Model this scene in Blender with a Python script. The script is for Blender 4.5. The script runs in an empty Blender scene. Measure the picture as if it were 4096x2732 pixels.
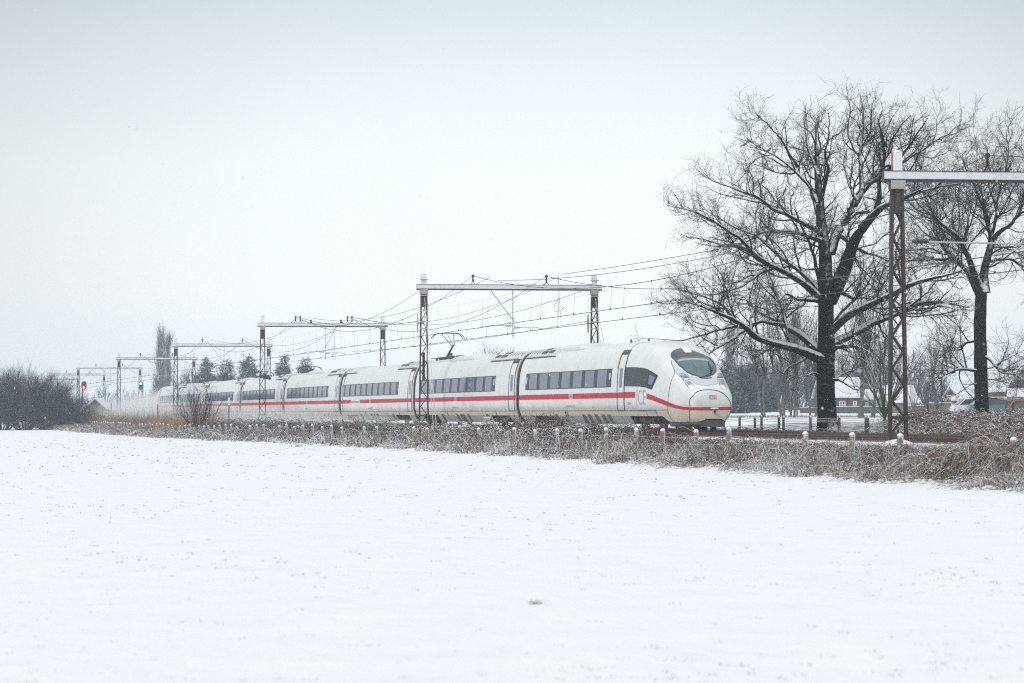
import bpy, bmesh, math, random
import numpy as np
from mathutils import Vector, Matrix
from mathutils.bvhtree import BVHTree
from mathutils import geometry as mgeo

SC = bpy.context.scene
COL = SC.collection

# ------------------------------------------------------------------ camera
CAMH = 0.77                      # camera height above the rail tops (z = 0)
W0, H0, FPX, HORIZ = 4096.0, 2732.0, 9700.0, 1651.0
PITCH = math.atan((HORIZ - H0 / 2) / FPX)
cam_d = bpy.data.cameras.new("camera")
cam_d.sensor_width = 36.0
cam_d.lens = FPX / W0 * 36.0
cam_d.clip_start, cam_d.clip_end = 0.5, 9000
cam_d.dof.use_dof = True
cam_d.dof.focus_distance = 105.0
cam_d.dof.aperture_fstop = 2.8
cam = bpy.data.objects.new("camera", cam_d)
COL.objects.link(cam)
cam.location = (0, 0, CAMH)
cam.rotation_euler = (math.pi / 2 + PITCH, 0, 0)
SC.camera = cam

# ------------------------------------------------------------------ sky
SUN_EL, SUN_AZ = math.radians(42), math.radians(235)
world = bpy.data.worlds.new("World")
SC.world = world
world.use_nodes = True
nt = world.node_tree
for n in list(nt.nodes):
    nt.nodes.remove(n)
N_, L_ = nt.nodes, nt.links
out = N_.new("ShaderNodeOutputWorld")
bg = N_.new("ShaderNodeBackground")
bg.inputs["Strength"].default_value = 0.1
sky = N_.new("ShaderNodeTexSky")
sky.sky_type = "NISHITA"
sky.sun_disc = False
sky.sun_elevation = SUN_EL
sky.sun_rotation = SUN_AZ
tc = N_.new("ShaderNodeTexCoord")
sep = N_.new("ShaderNodeSeparateXYZ")
L_.new(tc.outputs["Generated"], sep.inputs[0])
ramp = N_.new("ShaderNodeValToRGB")        # overcast: brightest near the horizon, duller higher up
cr = ramp.color_ramp
cr.elements[0].position = 0.0
cr.elements[0].color = (0.870, 0.910, 0.935, 1)
cr.elements[1].position = 1.0
cr.elements[1].color = (1.18, 1.19, 1.20, 1)
for p, c in ((0.05, (0.890, 0.925, 0.945)), (0.10, (0.868, 0.910, 0.932)), (0.135, (0.780, 0.832, 0.858)), (0.172, (0.640, 0.715, 0.757)), (0.30, (0.74, 0.79, 0.83)), (0.6, (0.98, 1.0, 1.02))):
    e = cr.elements.new(p)
    e.color = (*c, 1)
L_.new(sep.outputs["Z"], ramp.inputs[0])
# a brighter, thinner patch of cloud straight ahead, duller cloud to both sides
brt = N_.new("ShaderNodeVectorMath")
brt.operation = "DISTANCE"
brt.inputs[1].default_value = (0.015, 0.995, 0.055)
L_.new(tc.outputs["Generated"], brt.inputs[0])
mr = N_.new("ShaderNodeMapRange")
mr.interpolation_type = "SMOOTHSTEP"
mr.inputs[1].default_value = 0.07
mr.inputs[2].default_value = 0.30
mr.inputs[3].default_value = 1.03
mr.inputs[4].default_value = 0.77
L_.new(brt.outputs["Value"], mr.inputs[0])
cn = N_.new("ShaderNodeTexNoise")
cn.inputs["Scale"].default_value = 9.0
cn.inputs["Detail"].default_value = 3.0
L_.new(tc.outputs["Generated"], cn.inputs["Vector"])
cm = N_.new("ShaderNodeMapRange")
cm.inputs[3].default_value = 0.965
cm.inputs[4].default_value = 1.035
L_.new(cn.outputs["Fac"], cm.inputs[0])
m1 = N_.new("ShaderNodeMath"); m1.operation = "MULTIPLY"
L_.new(mr.outputs[0], m1.inputs[0]); L_.new(cm.outputs[0], m1.inputs[1])
m2 = N_.new("ShaderNodeMath"); m2.operation = "MULTIPLY"; m2.inputs[1].default_value = 10.0
L_.new(m1.outputs[0], m2.inputs[0])
vs = N_.new("ShaderNodeVectorMath"); vs.operation = "SCALE"
L_.new(ramp.outputs["Color"], vs.inputs[0]); L_.new(m2.outputs[0], vs.inputs["Scale"])
mx = N_.new("ShaderNodeMix"); mx.data_type = "RGBA"
mx.inputs["Factor"].default_value = 0.94
L_.new(sky.outputs["Color"], mx.inputs["A"]); L_.new(vs.outputs["Vector"], mx.inputs["B"])
L_.new(mx.outputs["Result"], bg.inputs["Color"])
L_.new(bg.outputs[0], out.inputs["Surface"])

# ------------------------------------------------------------------ sun behind the cloud
sd = bpy.data.lights.new("sun", "SUN")
sd.energy = 1.0
sd.angle = math.radians(25)
sd.color = (1.0, 0.97, 0.93)
sun = bpy.data.objects.new("sun", sd)
COL.objects.link(sun)
sun.rotation_euler = (math.pi / 2 - SUN_EL, 0, math.pi - SUN_AZ)
SC.view_settings.view_transform = "Standard"
SC.view_settings.look = "None"
SC.view_settings.exposure = 0.17
SC.view_settings.gamma = 1.0
SC.cycles.max_bounces = 6
SC.cycles.diffuse_bounces = 3
SC.cycles.glossy_bounces = 2
SC.cycles.transparent_max_bounces = 8
SC.cycles.volume_bounces = 2
SC.cycles.use_denoising = False
SC.render.film_transparent = False
SC.cycles.filter_width = 1.15

# ------------------------------------------------------------------ frames of reference
# the railway runs away to the left; t = metres along it from the camera's foot, d = metres to its right
THETA = math.atan(2498.0 / FPX)
CS, SN = math.cos(THETA), math.sin(THETA)
def TD(t, d, z=0.0):
    return Vector((-t * SN + d * CS, t * CS + d * SN, z))
def to_td(X, Y):
    return -X * SN + Y * CS, X * CS + Y * SN
def ray(x, y):
    cp, sp = math.cos(PITCH), math.sin(PITCH)
    a, b = (x - W0 / 2) / FPX, -(y - H0 / 2) / FPX
    return Vector((a, cp - b * sp, sp + b * cp))
def PX(x, y, Z):
    r = ray(x, y)
    return Vector((0, 0, CAMH)) + r * (Z / r.y)

# ------------------------------------------------------------------ object helpers
ORG = {}
def empty(name, loc, label=None, cat=None, group=None):
    o = bpy.data.objects.new(name, None)
    COL.objects.link(o)
    o.location = loc
    o.empty_display_size = 0.3
    ORG[o.name] = Vector(loc)
    tag(o, label, cat, group)
    return o
def tag(o, label=None, cat=None, group=None, kind=None):
    if label: o["label"] = label
    if cat: o["category"] = cat
    if group: o["group"] = group
    if kind: o["kind"] = kind
    return o
def mesh_obj(name, V, F, m, parent=None, smooth=False, origin=None, col=None):
    """V (n,3) in world coordinates; F list of index tuples or an (m,4)/(m,3) array."""
    V = np.asarray(V, dtype=np.float64).reshape(-1, 3)
    if parent is not None:
        org = ORG[parent.name]
    elif origin is not None:
        org = Vector(origin)
    else:
        org = Vector((0, 0, 0))
    Vl = V - np.array(org)[None, :]
    me = bpy.data.meshes.new(name)
    if isinstance(F, np.ndarray):
        k = F.shape[1]
        me.vertices.add(len(Vl)); me.vertices.foreach_set("co", Vl.ravel())
        me.loops.add(F.size); me.loops.foreach_set("vertex_index", F.ravel().astype(np.int32))
        me.polygons.add(len(F)); me.polygons.foreach_set("loop_start", (np.arange(len(F)) * k).astype(np.int32))
        try:
            me.polygons.foreach_set("loop_total", np.full(len(F), k, dtype=np.int32))
        except Exception:
            pass
        me.update(calc_edges=True)
    else:
        me.from_pydata([tuple(v) for v in Vl], [], [tuple(int(i) for i in f) for f in F])
        me.update()
    if smooth:
        me.polygons.foreach_set("use_smooth", np.ones(len(me.polygons), dtype=bool))
    if col is not None:
        a = me.color_attributes.new("tint", "FLOAT_COLOR", "POINT")
        c = np.ones((len(Vl), 4), dtype=np.float32)
        c[:, :3] = col
        a.data.foreach_set("color", c.ravel())
    if m is not None:
        me.materials.append(m)
    o = bpy.data.objects.new(name, me)
    COL.objects.link(o)
    if parent is not None:
        o.parent = parent
    else:
        o.location = org
    ORG[o.name] = org
    return o
class MB:
    def __init__(s):
        s.V, s.F = [], []
    def add(s, V, F):
        b = len(s.V)
        s.V += [tuple(v) for v in V]
        s.F += [tuple(i + b for i in f) for f in F]
    def hexa(s, c8):
        s.add(c8, [(0, 3, 2, 1), (4, 5, 6, 7), (0, 1, 5, 4), (1, 2, 6, 5), (2, 3, 7, 6), (3, 0, 4, 7)])
    def box(s, c, h, ax=None):
        """centre c, half sizes h, axes ax (3 vectors)"""
        c = Vector(c)
        a = ax or (Vector((1, 0, 0)), Vector((0, 1, 0)), Vector((0, 0, 1)))
        P = []
        for sz in (-1, 1):
            for sx, sy in ((-1, -1), (1, -1), (1, 1), (-1, 1)):
                P.append(c + a[0] * (h[0] * sx) + a[1] * (h[1] * sy) + a[2] * (h[2] * sz))
        s.hexa(P)
    def bar(s, p, q, w, h, up=(0, 0, 1)):
        p, q = Vector(p), Vector(q)
        d = (q - p); L = d.length
        if L < 1e-6: return
        d.normalize(); u = Vector(up)
        x = d.cross(u)
        if x.length < 1e-3: x = d.cross(Vector((1, 0, 0)))
        x.normalize(); y = x.cross(d).normalized()
        s.box((p + q) / 2, (w / 2, L / 2, h / 2), (x, d, y))
    def tube(s, P, r, n=6, cap=True):
        P = [Vector(p) for p in P]
        K = len(P)
        R = [r] * K if not hasattr(r, "__len__") else r
        b = len(s.V)
        ref = Vector((0.13, 0.21, 0.97))
        for i, p in enumerate(P):
            t = (P[min(i + 1, K - 1)] - P[max(i - 1, 0)])
            if t.length < 1e-9: t = Vector((0, 0, 1))
            t.normalize()
            x = t.cross(ref)
            if x.length < 1e-2: x = t.cross(Vector((1, 0, 0)))
            x.normalize(); y = t.cross(x)
            for k in range(n):
                a = 2 * math.pi * k / n
                s.V.append(tuple(p + x * (R[i] * math.cos(a)) + y * (R[i] * math.sin(a))))
        for i in range(K - 1):
            for k in range(n):
                k2 = (k + 1) % n
                s.F.append((b + i * n + k, b + i * n + k2, b + (i + 1) * n + k2, b + (i + 1) * n + k))
        if cap:
            s.F.append(tuple(b + k for k in range(n))[::-1])
            s.F.append(tuple(b + (K - 1) * n + k for k in range(n)))
    def lathe(s, p, q, prof, n=12):
        """prof: list of (fraction, radius) from p to q"""
        p, q = Vector(p), Vector(q)
        s.tube([p.lerp(q, f) for f, _ in prof], [r for _, r in prof], n)
    def grid(s, G):
        """G[i][j] -> points"""
        b = len(s.V); ni, nj = len(G), len(G[0])
        for r in G: s.V += [tuple(p) for p in r]
        for i in range(ni - 1):
            for j in range(nj - 1):
                s.F.append((b + i * nj + j, b + i * nj + j + 1, b + (i + 1) * nj + j + 1, b + (i + 1) * nj + j))
    def build(s, name, m, parent=None, smooth=False, origin=None):
        return mesh_obj(name, s.V, s.F, m, parent, smooth, origin)
def copy_tree(o, parent=None):
    c = o.copy(); COL.objects.link(c)
    if parent is not None: c.parent = parent
    for ch in o.children: copy_tree(ch, c)
    return c
def sstep(a, b, x):
    x = np.clip((np.asarray(x, dtype=float) - a) / (b - a), 0, 1)
    return x * x * (3 - 2 * x)

# ------------------------------------------------------------------ materials
SNOWDIR = (0.249 * 0.62, -0.968 * 0.62, 0.785)   # snow was driven along the line from the camera side and from above
def mat(name, col=(0.5, 0.5, 0.5), rough=0.6, metal=0.0, col2=None, scale=3.0, contrast=1.0, snow=None, emit=None, 
        emit_col=None, attr=False, bump=0.0, bscale=20.0, spec=0.5, snowdir=SNOWDIR, snowscale=8.0, zdirt=None, stretch=None, coat=0.0):
    m = bpy.data.materials.new(name)
    m.use_nodes = True
    t = m.node_tree; N, L = t.nodes, t.links
    b = N["Principled BSDF"]
    b.inputs["Roughness"].default_value = rough
    b.inputs["Metallic"].default_value = metal
    b.inputs["Specular IOR Level"].default_value = spec
    b.inputs["Coat Weight"].default_value = coat
    geo = N.new("ShaderNodeNewGeometry")
    pos = geo.outputs["Position"]
    if stretch:
        mp = N.new("ShaderNodeMapping"); mp.inputs["Scale"].default_value = stretch
        mp.inputs["Rotation"].default_value = (0, 0, -THETA)
        L.new(pos, mp.inputs["Vector"]); pos = mp.outputs[0]
    if attr:
        a = N.new("ShaderNodeAttribute"); a.attribute_name = "tint"
        src = a.outputs["Color"]
    elif col2:
        nz = N.new("ShaderNodeTexNoise"); nz.inputs["Scale"].default_value = scale; nz.inputs["Detail"].default_value = 6
        L.new(pos, nz.inputs["Vector"])
        r = N.new("ShaderNodeMapRange")
        r.inputs[1].default_value = 0.5 - 0.28 / contrast; r.inputs[2].default_value = 0.5 + 0.28 / contrast
        L.new(nz.outputs["Fac"], r.inputs[0])
        x = N.new("ShaderNodeMix"); x.data_type = "RGBA"
        x.inputs["A"].default_value = (*col, 1); x.inputs["B"].default_value = (*col2, 1)
        L.new(r.outputs[0], x.inputs["Factor"])
        src = x.outputs["Result"]
    else:
        rgb = N.new("ShaderNodeRGB"); rgb.outputs[0].default_value = (*col, 1); src = rgb.outputs[0]
    if zdirt:   # grime thrown up from the track: colour, z where strong, z where gone, most
        dc, za, zb, am = zdirt
        sp = N.new("ShaderNodeSeparateXYZ"); L.new(geo.outputs["Position"], sp.inputs[0])
        nz2 = N.new("ShaderNodeTexNoise"); nz2.inputs["Scale"].default_value = 1.3; nz2.inputs["Detail"].default_value = 5
        L.new(geo.outputs["Position"], nz2.inputs["Vector"])
        ad = N.new("ShaderNodeMath"); ad.operation = "MULTIPLY_ADD"; ad.inputs[1].default_value = -0.9
        L.new(nz2.outputs["Fac"], ad.inputs[0]); 
        zz = N.new("ShaderNodeMath"); zz.operation = "ADD"; zz.inputs[1].default_value = 0.45
        L.new(sp.outputs["Z"], zz.inputs[0]); L.new(zz.outputs[0], ad.inputs[2])
        r2 = N.new("ShaderNodeMapRange"); r2.interpolation_type = "SMOOTHSTEP"
        r2.inputs[1].default_value = za; r2.inputs[2].default_value = zb
        r2.inputs[3].default_value = am; r2.inputs[4].default_value = 0.0
        L.new(ad.outputs[0], r2.inputs[0])
        x2 = N.new("ShaderNodeMix"); x2.data_type = "RGBA"
        L.new(r2.outputs[0], x2.inputs["Factor"]); L.new(src, x2.inputs["A"]); x2.inputs["B"].default_value = (*dc, 1)
        src = x2.outputs["Result"]
    if snow is not None:   # (threshold, softness, noise)
        th, so, no = snow
        dt = N.new("ShaderNodeVectorMath"); dt.operation = "DOT_PRODUCT"; dt.inputs[1].default_value = snowdir
        L.new(geo.outputs["Normal"], dt.inputs[0])
        sn = N.new("ShaderNodeTexNoise"); sn.inputs["Scale"].default_value = snowscale; sn.inputs["Detail"].default_value = 4
        L.new(geo.outputs["Position"], sn.inputs["Vector"])
        ma = N.new("ShaderNodeMath"); ma.operation = "MULTIPLY_ADD"; ma.inputs[1].default_value = no * 2
        L.new(sn.outputs["Fac"], ma.inputs[0]); L.new(dt.outputs["Value"], ma.inputs[2])
        r3 = N.new("ShaderNodeMapRange"); r3.interpolation_type = "SMOOTHSTEP"
        r3.inputs[1].default_value = th + no - so; r3.inputs[2].default_value = th + no + so
        L.new(ma.outputs[0], r3.inputs[0])
        x3 = N.new("ShaderNodeMix"); x3.data_type = "RGBA"
        L.new(r3.outputs[0], x3.inputs["Factor"]); L.new(src, x3.inputs["A"]); x3.inputs["B"].default_value = (0.86, 0.89, 0.92, 1)
        src = x3.outputs["Result"]
    L.new(src, b.inputs["Base Color"])
    if bump > 0:
        bn = N.new("ShaderNodeTexNoise"); bn.inputs["Scale"].default_value = bscale; bn.inputs["Detail"].default_value = 5
        L.new(pos, bn.inputs["Vector"])
        bp = N.new("ShaderNodeBump"); bp.inputs["Strength"].default_value = bump; bp.inputs["Distance"].default_value = 0.05
        L.new(bn.outputs["Fac"], bp.inputs["Height"]); L.new(bp.outputs[0], b.inputs["Normal"])
    if emit:
        b.inputs["Emission Strength"].default_value = emit
        b.inputs["Emission Color"].default_value = (*(emit_col or col), 1)
    return m
M = {}
M["snow"] = mat("snow", (0.87, 0.89, 0.91), 0.8, col2=(0.80, 0.835, 0.875), scale=1.1, bump=0.7, bscale=4.0, spec=0.2)
M["snowcap"] = mat("snow_cap", (0.88, 0.90, 0.92), 0.8, bump=0.3, bscale=30)
M["ballast"] = mat("ballast", (0.075, 0.05, 0.04), 0.9, col2=(0.13, 0.10, 0.09), scale=14, snow=(0.86, 0.12, 0.35), snowscale=1.1, bump=0.8, bscale=25, snowdir=(0, 0, 1))
M["sleeper"] = mat("sleeper", (0.16, 0.13, 0.11), 0.9, snow=(1.0, 0.2, 0.4), snowdir=(0, 0, 1), snowscale=2)
M["rail"] = mat("rail", (0.07, 0.04, 0.035), 0.7, col2=(0.10, 0.06, 0.05), scale=9)
M["railtop"] = mat("rail_top", (0.45, 0.45, 0.47), 0.3, metal=1.0)
M["white"] = mat("train_white", (0.85, 0.875, 0.87), 0.32, col2=(0.72, 0.755, 0.74), scale=1.1, contrast=1.1, stretch=(1.6, 1.6, 0.45),
                 zdirt=((0.50, 0.43, 0.30), 0.45, 1.45, 0.9), coat=0.2)
M["noseplate"] = mat("train_nose_white", (0.78, 0.80, 0.78), 0.3, col2=(0.70, 0.72, 0.69), scale=2.2,
                 zdirt=((0.42, 0.37, 0.27), 0.25, 1.0, 0.8), coat=0.25)
M["band"] = mat("train_sill", (0.58, 0.50, 0.36), 0.55, col2=(0.66, 0.60, 0.47), scale=2.0)
M["skirt"] = mat("train_skirt", (0.34, 0.36, 0.37), 0.55, col2=(0.27, 0.28, 0.28), scale=2.0)
M["valance"] = mat("train_valance", (0.07, 0.09, 0.10), 0.5)
M["red"] = mat("train_red", (0.58, 0.008, 0.018), 0.5, col2=(0.62, 0.035, 0.05), scale=1.5, stretch=(1, 1, 8), spec=0.25)
M["logo"] = mat("train_logo_grey", (0.42, 0.50, 0.55), 0.5)
M["letter"] = mat("train_lettering", (0.20, 0.24, 0.27), 0.6)
M["glassband"] = mat("train_glass_band", (0.035, 0.048, 0.058), 0.3, spec=0.10)
M["pane"] = mat("train_pane", (0.19, 0.215, 0.30), 0.1, col2=(0.11, 0.135, 0.20), scale=0.9, spec=0.4)
M["seal"] = mat("rubber_seal", (0.02, 0.04, 0.055), 0.5)
M["black"] = mat("black_rubber", (0.012, 0.014, 0.016), 0.75)
M["under"] = mat("underframe", (0.035, 0.035, 0.036), 0.8, col2=(0.09, 0.08, 0.07), scale=6)
M["wheel"] = mat("wheel_steel", (0.22, 0.23, 0.24), 0.45, metal=0.6, col2=(0.08, 0.07, 0.06), scale=5)
M["grille"] = mat("grille", (0.075, 0.08, 0.075), 0.7, col2=(0.12, 0.12, 0.11), scale=20, stretch=(1, 1, 6))
M["equip"] = mat("roof_equipment", (0.05, 0.055, 0.06), 0.6, col2=(0.12, 0.12, 0.12), scale=7)
M["orange"] = mat("orange_strip", (0.85, 0.45, 0.04), 0.5)
M["roofpanel"] = mat("roof_panel", (0.70, 0.73, 0.72), 0.5, col2=(0.60, 0.62, 0.60), scale=4)
M["screen_frame"] = mat("windscreen_frame", (0.035, 0.05, 0.06), 0.12, spec=0.6)
M["screen"] = mat("windscreen", (0.05, 0.10, 0.11), 0.05, col2=(0.11, 0.19, 0.20), scale=1.2, spec=0.7)
M["screen_sill"] = mat("cab_dashboard", (0.35, 0.48, 0.48), 0.3)
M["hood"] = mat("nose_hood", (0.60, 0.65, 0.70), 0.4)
M["lampglass"] = mat("lamp_glass", (0.45, 0.48, 0.48), 0.15, spec=0.6)
M["lamp"] = mat("lamp_lit", (1, 0.9, 0.7), 0.3, emit=1.7, emit_col=(1.0, 0.82, 0.55))
M["lampcore"] = mat("lamp_core", (1, 0.97, 0.9), 0.3, emit=2.6, emit_col=(1.0, 0.96, 0.86))
M["toplamp"] = mat("top_lamp_lit", (1, 0.85, 0.6), 0.3, emit=0.95, emit_col=(1.0, 0.74, 0.50))
M["pole"] = mat("portal_steel", (0.045, 0.037, 0.033), 0.9, spec=0.1, col2=(0.11, 0.095, 0.085), scale=6, snow=(0.80, 0.14, 0.26), snowscale=16, stretch=(1, 1, 0.3))
M["poletop"] = mat("portal_lichen", (0.13, 0.11, 0.09), 0.8, col2=(0.36, 0.24, 0.02), scale=2.5, snow=(0.42, 0.08, 0.10), snowscale=10)
M["beam"] = mat("portal_beam", (0.08, 0.07, 0.065), 0.9, spec=0.2, col2=(0.14, 0.12, 0.11), scale=7, snow=(0.50, 0.16, 0.16), snowscale=5)
M["bracket"] = mat("bracket", (0.50, 0.50, 0.46), 0.6, col2=(0.40, 0.40, 0.36), scale=8)
M["insul"] = mat("insulator", (0.05, 0.035, 0.04), 0.3)
M["wire"] = mat("wire", (0.055, 0.07, 0.085), 0.6)
M["galv"] = mat("galvanised", (0.52, 0.55, 0.55), 0.5, metal=0.2)
M["concrete"] = mat("concrete", (0.38, 0.36, 0.32), 0.9, col2=(0.27, 0.26, 0.21), scale=12, snow=(0.50, 0.12, 0.16), snowscale=14, bump=0.3, bscale=30)
M["post"] = mat("post_concrete", (0.30, 0.27, 0.21), 0.9, col2=(0.17, 0.16, 0.12), scale=9, snow=(0.66, 0.12, 0.30), snowscale=12, snowdir=(0.60, -0.66, 0.45))
M["bark"] = mat("oak_bark", (0.006, 0.0055, 0.0055), 1.0, spec=0.02, col2=(0.016, 0.018, 0.009), scale=5, snow=(0.56, 0.10, 0.20), snowscale=5, bump=0.9, bscale=14, stretch=(1, 1, 0.25), snowdir=(0.16, -0.36, 0.92))
M["twig"] = mat("twig_bark", (0.010, 0.009, 0.008), 1.0, spec=0.05, col2=(0.026, 0.024, 0.012), scale=1.5, snow=(0.92, 0.10, 0.18), snowscale=6)
M["bushbark"] = mat("bush_bark", (0.010, 0.010, 0.013), 1.0, spec=0.05, col2=(0.026, 0.020, 0.020), scale=2, snow=(0.92, 0.12, 0.22), snowscale=6)
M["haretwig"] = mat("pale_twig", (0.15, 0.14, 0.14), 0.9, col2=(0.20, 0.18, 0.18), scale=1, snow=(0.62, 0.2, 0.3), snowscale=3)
M["birch"] = mat("birch_bark", spec=0.1, col=(0.085, 0.09, 0.08), rough=0.9, col2=(0.17, 0.175, 0.16), scale=2, snow=(0.85, 0.15, 0.3), snowscale=3)
M["farbark"] = mat("far_bark", (0.060, 0.064, 0.078), 1.0, spec=0.05, col2=(0.095, 0.085, 0.092), scale=0.5, snow=(0.95, 0.2, 0.3), snowscale=1)  # bark lightened and blued: distance haze is put into this colour
M["conifer"] = mat("conifer_needles", (0.030, 0.058, 0.068), 1.0, spec=0.05, col2=(0.05, 0.085, 0.09), scale=1.0, snow=(0.93, 0.12, 0.3), snowscale=2)  # needles lightened towards blue, distance haze painted in as well
M["veg"] = mat("verge_plants", attr=True, rough=0.95, spec=0.05, snow=(1.0, 0.16, 0.40), snowscale=5)
M["vegdry"] = mat("reed_plants", attr=True, rough=0.85)
M["soil"] = mat("verge_soil", (0.022, 0.016, 0.012), 1.0, spec=0.05, col2=(0.075, 0.05, 0.035), scale=5, snow=(1.0, 0.10, 0.42), snowscale=1.6, snowdir=(0, 0, 1))
M["leaf"] = mat("bramble_leaf", (0.025, 0.045, 0.022), 0.6, col2=(0.13, 0.09, 0.05), scale=6, spec=0.1, snow=(0.35, 0.15, 0.3), snowscale=12)
# ================================================================== THE TRAIN
DC1, DC2 = 32.2, 36.35          # centre lines of the two tracks
T0 = 92.5                       # t of the nose tip
def TQ(q, y, z):
    return TD(T0 + q, DC1 + y, z)
def pchip(xs, ys, x):
    xs, ys = np.asarray(xs, float), np.asarray(ys, float)
    h = np.diff(xs); dl = np.diff(ys) / h
    m = np.zeros(len(xs)); m[0], m[-1] = dl[0], dl[-1]
    for i in range(1, len(xs) - 1):
        if dl[i - 1] * dl[i] > 0:
            w1, w2 = 2 * h[i] + h[i - 1], h[i] + 2 * h[i - 1]
            m[i] = (w1 + w2) / (w1 / dl[i - 1] + w2 / dl[i])
    x = min(max(x, xs[0]), xs[-1])
    i = min(np.searchsorted(xs, x, side="right") - 1, len(xs) - 2)
    u = (x - xs[i]) / h[i]
    return ((1 + 2 * u) * (1 - u) ** 2 * ys[i] + u * (1 - u) ** 2 * h[i] * m[i] + u * u * (3 - 2 * u) * ys[i + 1] + u * u * (u - 1) * h[i] * m[i + 1])
SQ = [0, .03, .1, .2, .5, .8, 1.3, 2, 2.8, 3.8, 5, 6.5, 8]
SW = [.50, .66, .78, .85, .94, 1.01, 1.11, 1.23, 1.33, 1.40, 1.44, 1.46, 1.46]
TQs = [0, .03, .1, .2, .5, .8, 1.3, 2, 2.8, 3.4, 4.2, 5.2, 6.2, 7.5, 9]
TZ = [1.34, 1.53, 1.68, 1.77, 1.93, 2.04, 2.23, 2.64, 3.06, 3.34, 3.60, 3.77, 3.85, 3.88, 3.88]
ZC, ZT, WB = 1.25, 3.88, 1.46
def sec(q, nose=True):
    if not nose or q > 8.9:
        return WB, ZT, 3.3, 0.63
    return (pchip(SQ, SW, q), pchip(TQs, TZ, q), pchip([0, .5, 1.3, 3, 7, 9], [2.8, 3.1, 3.8, 4.0, 3.3, 3.3], q),
            pchip([0, .03, .1, .2, .5, 1, 2.3, 2.55, 2.95, 9], [.52, .46, .43, .41, .39, .38, .38, .45, .63, .63], q))
def ylow(q, z, w, zb, nose):
    a = 1 - 0.24 * ((ZC - z) / 0.95) ** 2.2
    if nose and q < 2.5:
        b = 1 - 0.32 * ((ZC - z) / max(ZC - zb, .05)) ** 2.6
        f = float(sstep(0.3, 2.5, q))
        a = b * (1 - f) + a * f
    return w * a
def yz_ring(q, nose=True, nl=7, nu=17):
    w, top, n, zb = sec(q, nose)
    pts = []
    for i in range(nl):
        z = zb + (ZC - zb) * i / nl
        pts.append((ylow(q, z, w, zb, nose), z))
    for i in range(nu + 1):
        a = math.pi / 2 * i / nu
        pts.append((w * math.cos(a) ** (2 / n) if i < nu else 0.0, ZC + (top - ZC) * math.sin(a) ** (2 / n)))
    return pts
def yof(z):
    if z < ZC: return WB * (1 - 0.24 * ((ZC - z) / 0.95) ** 2.2)
    return WB * max(0.0, 1 - ((z - ZC) / (ZT - ZC)) ** 3.3) ** (1 / 3.3)
def ny(z):
    e = 0.02
    dy = (yof(z + e) - yof(z - e)) / (2 * e)
    v = Vector((1.0, -dy)); v.normalize(); return v
def side_pt(q, z, off, side=-1):
    n = ny(z)
    return TQ(q, side * (yof(z) + off * n.x), z + off * n.y)
def side_patch(mb, q0, q1, z0, z1, off=0.006, side=-1, nz=None, nq=1, slant=0.0):
    nz = nz or max(2, int((z1 - z0) / 0.12) + 1)
    G = []
    for i in range(nq + 1):
        G.append([side_pt(q0 + (q1 - q0) * i / nq + slant * (j / nz), z0 + (z1 - z0) * j / nz, off, side) for j in range(nz + 1)])
    mb.grid(G)
def slab(mb, q0, q1, z0, z1, off=0.012, side=-1, slant=0.0):
    """side patch with its own thin edges"""
    side_patch(mb, q0, q1, z0, z1, off, side, slant=slant)
    nz = max(2, int((z1 - z0) / 0.12) + 1)
    for qa in (0, 1):
        q = (q0, q1)[qa]
        mb.grid([[side_pt(q + slant * (j / nz), z0 + (z1 - z0) * j / nz, o_, side) for j in range(nz + 1)] for o_ in (-0.01, off)])
    for za in (0, 1):
        z = (z0, z1)[za]
        mb.grid([[side_pt(q0 + slant * za, z, o_, side), side_pt(q1 + slant * za, z, o_, side)] for o_ in (-0.01, off)])
def roof_pt(q, a, off):
    """a: degrees round the roof, 0 = near side .. 90 = top .. 180 = far side"""
    c, s = math.cos(math.radians(a)), math.sin(math.radians(a))
    y = WB * abs(c) ** (2 / 3.3); z = ZC + (ZT - ZC) * s ** (2 / 3.3)
    # normal of the superellipse
    nx_ = abs(c) ** (2 - 2 / 3.3) / WB; nz_ = s ** (2 - 2 / 3.3) / (ZT - ZC)
    l = math.hypot(nx_, nz_)
    sg = -1 if c > 0 else 1
    return TQ(q, sg * (y + off * nx_ / l), z + off * nz_ / l)
def roof_shell(mb, q0, q1, a0, a1, h, ends=(0.35, 0.35), nq=10, na=14):
    G = []
    for i in range(nq + 1):
        q = q0 + (q1 - q0) * i / nq
        hh = h
        if q - q0 < ends[0]: hh = h * float(sstep(0, ends[0], q - q0))
        if q1 - q < ends[1]: hh = h * float(sstep(0, ends[1], q1 - q))
        row = []
        for j in range(na + 1):
            a = a0 + (a1 - a0) * j / na
            e = 1 if 0 < j < na else 0
            row.append(roof_pt(q, a, hh if e else -0.02))
        row[1] = roof_pt(q, a0 + 0.2, hh); row[-2] = roof_pt(q, a1 - 0.2, hh)
        G.append(row)
    mb.grid(G)
_txt = {}
def text_mesh(s):
    if s not in _txt:
        cu = bpy.data.curves.new("lettering_tmp", "FONT"); cu.body = s; cu.resolution_u = 3
        o = bpy.data.objects.new("lettering_tmp", cu); COL.objects.link(o)
        bpy.context.view_layer.update()
        me = o.to_mesh()
        V = np.array([v.co[:2] for v in me.vertices]); F = [tuple(p.vertices) for p in me.polygons]
        o.to_mesh_clear(); bpy.data.objects.remove(o); bpy.data.curves.remove(cu)
        lo, hi = V.min(0), V.max(0)
        _txt[s] = ((V - lo) / (hi - lo), F)
    return _txt[s]
def side_text(mb, s, ql, qr, z0, z1, off=0.012):
    V, F = text_mesh(s)
    mb.add([side_pt(ql + (qr - ql) * v[0], z0 + (z1 - z0) * v[1], off) for v in V], F)

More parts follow.
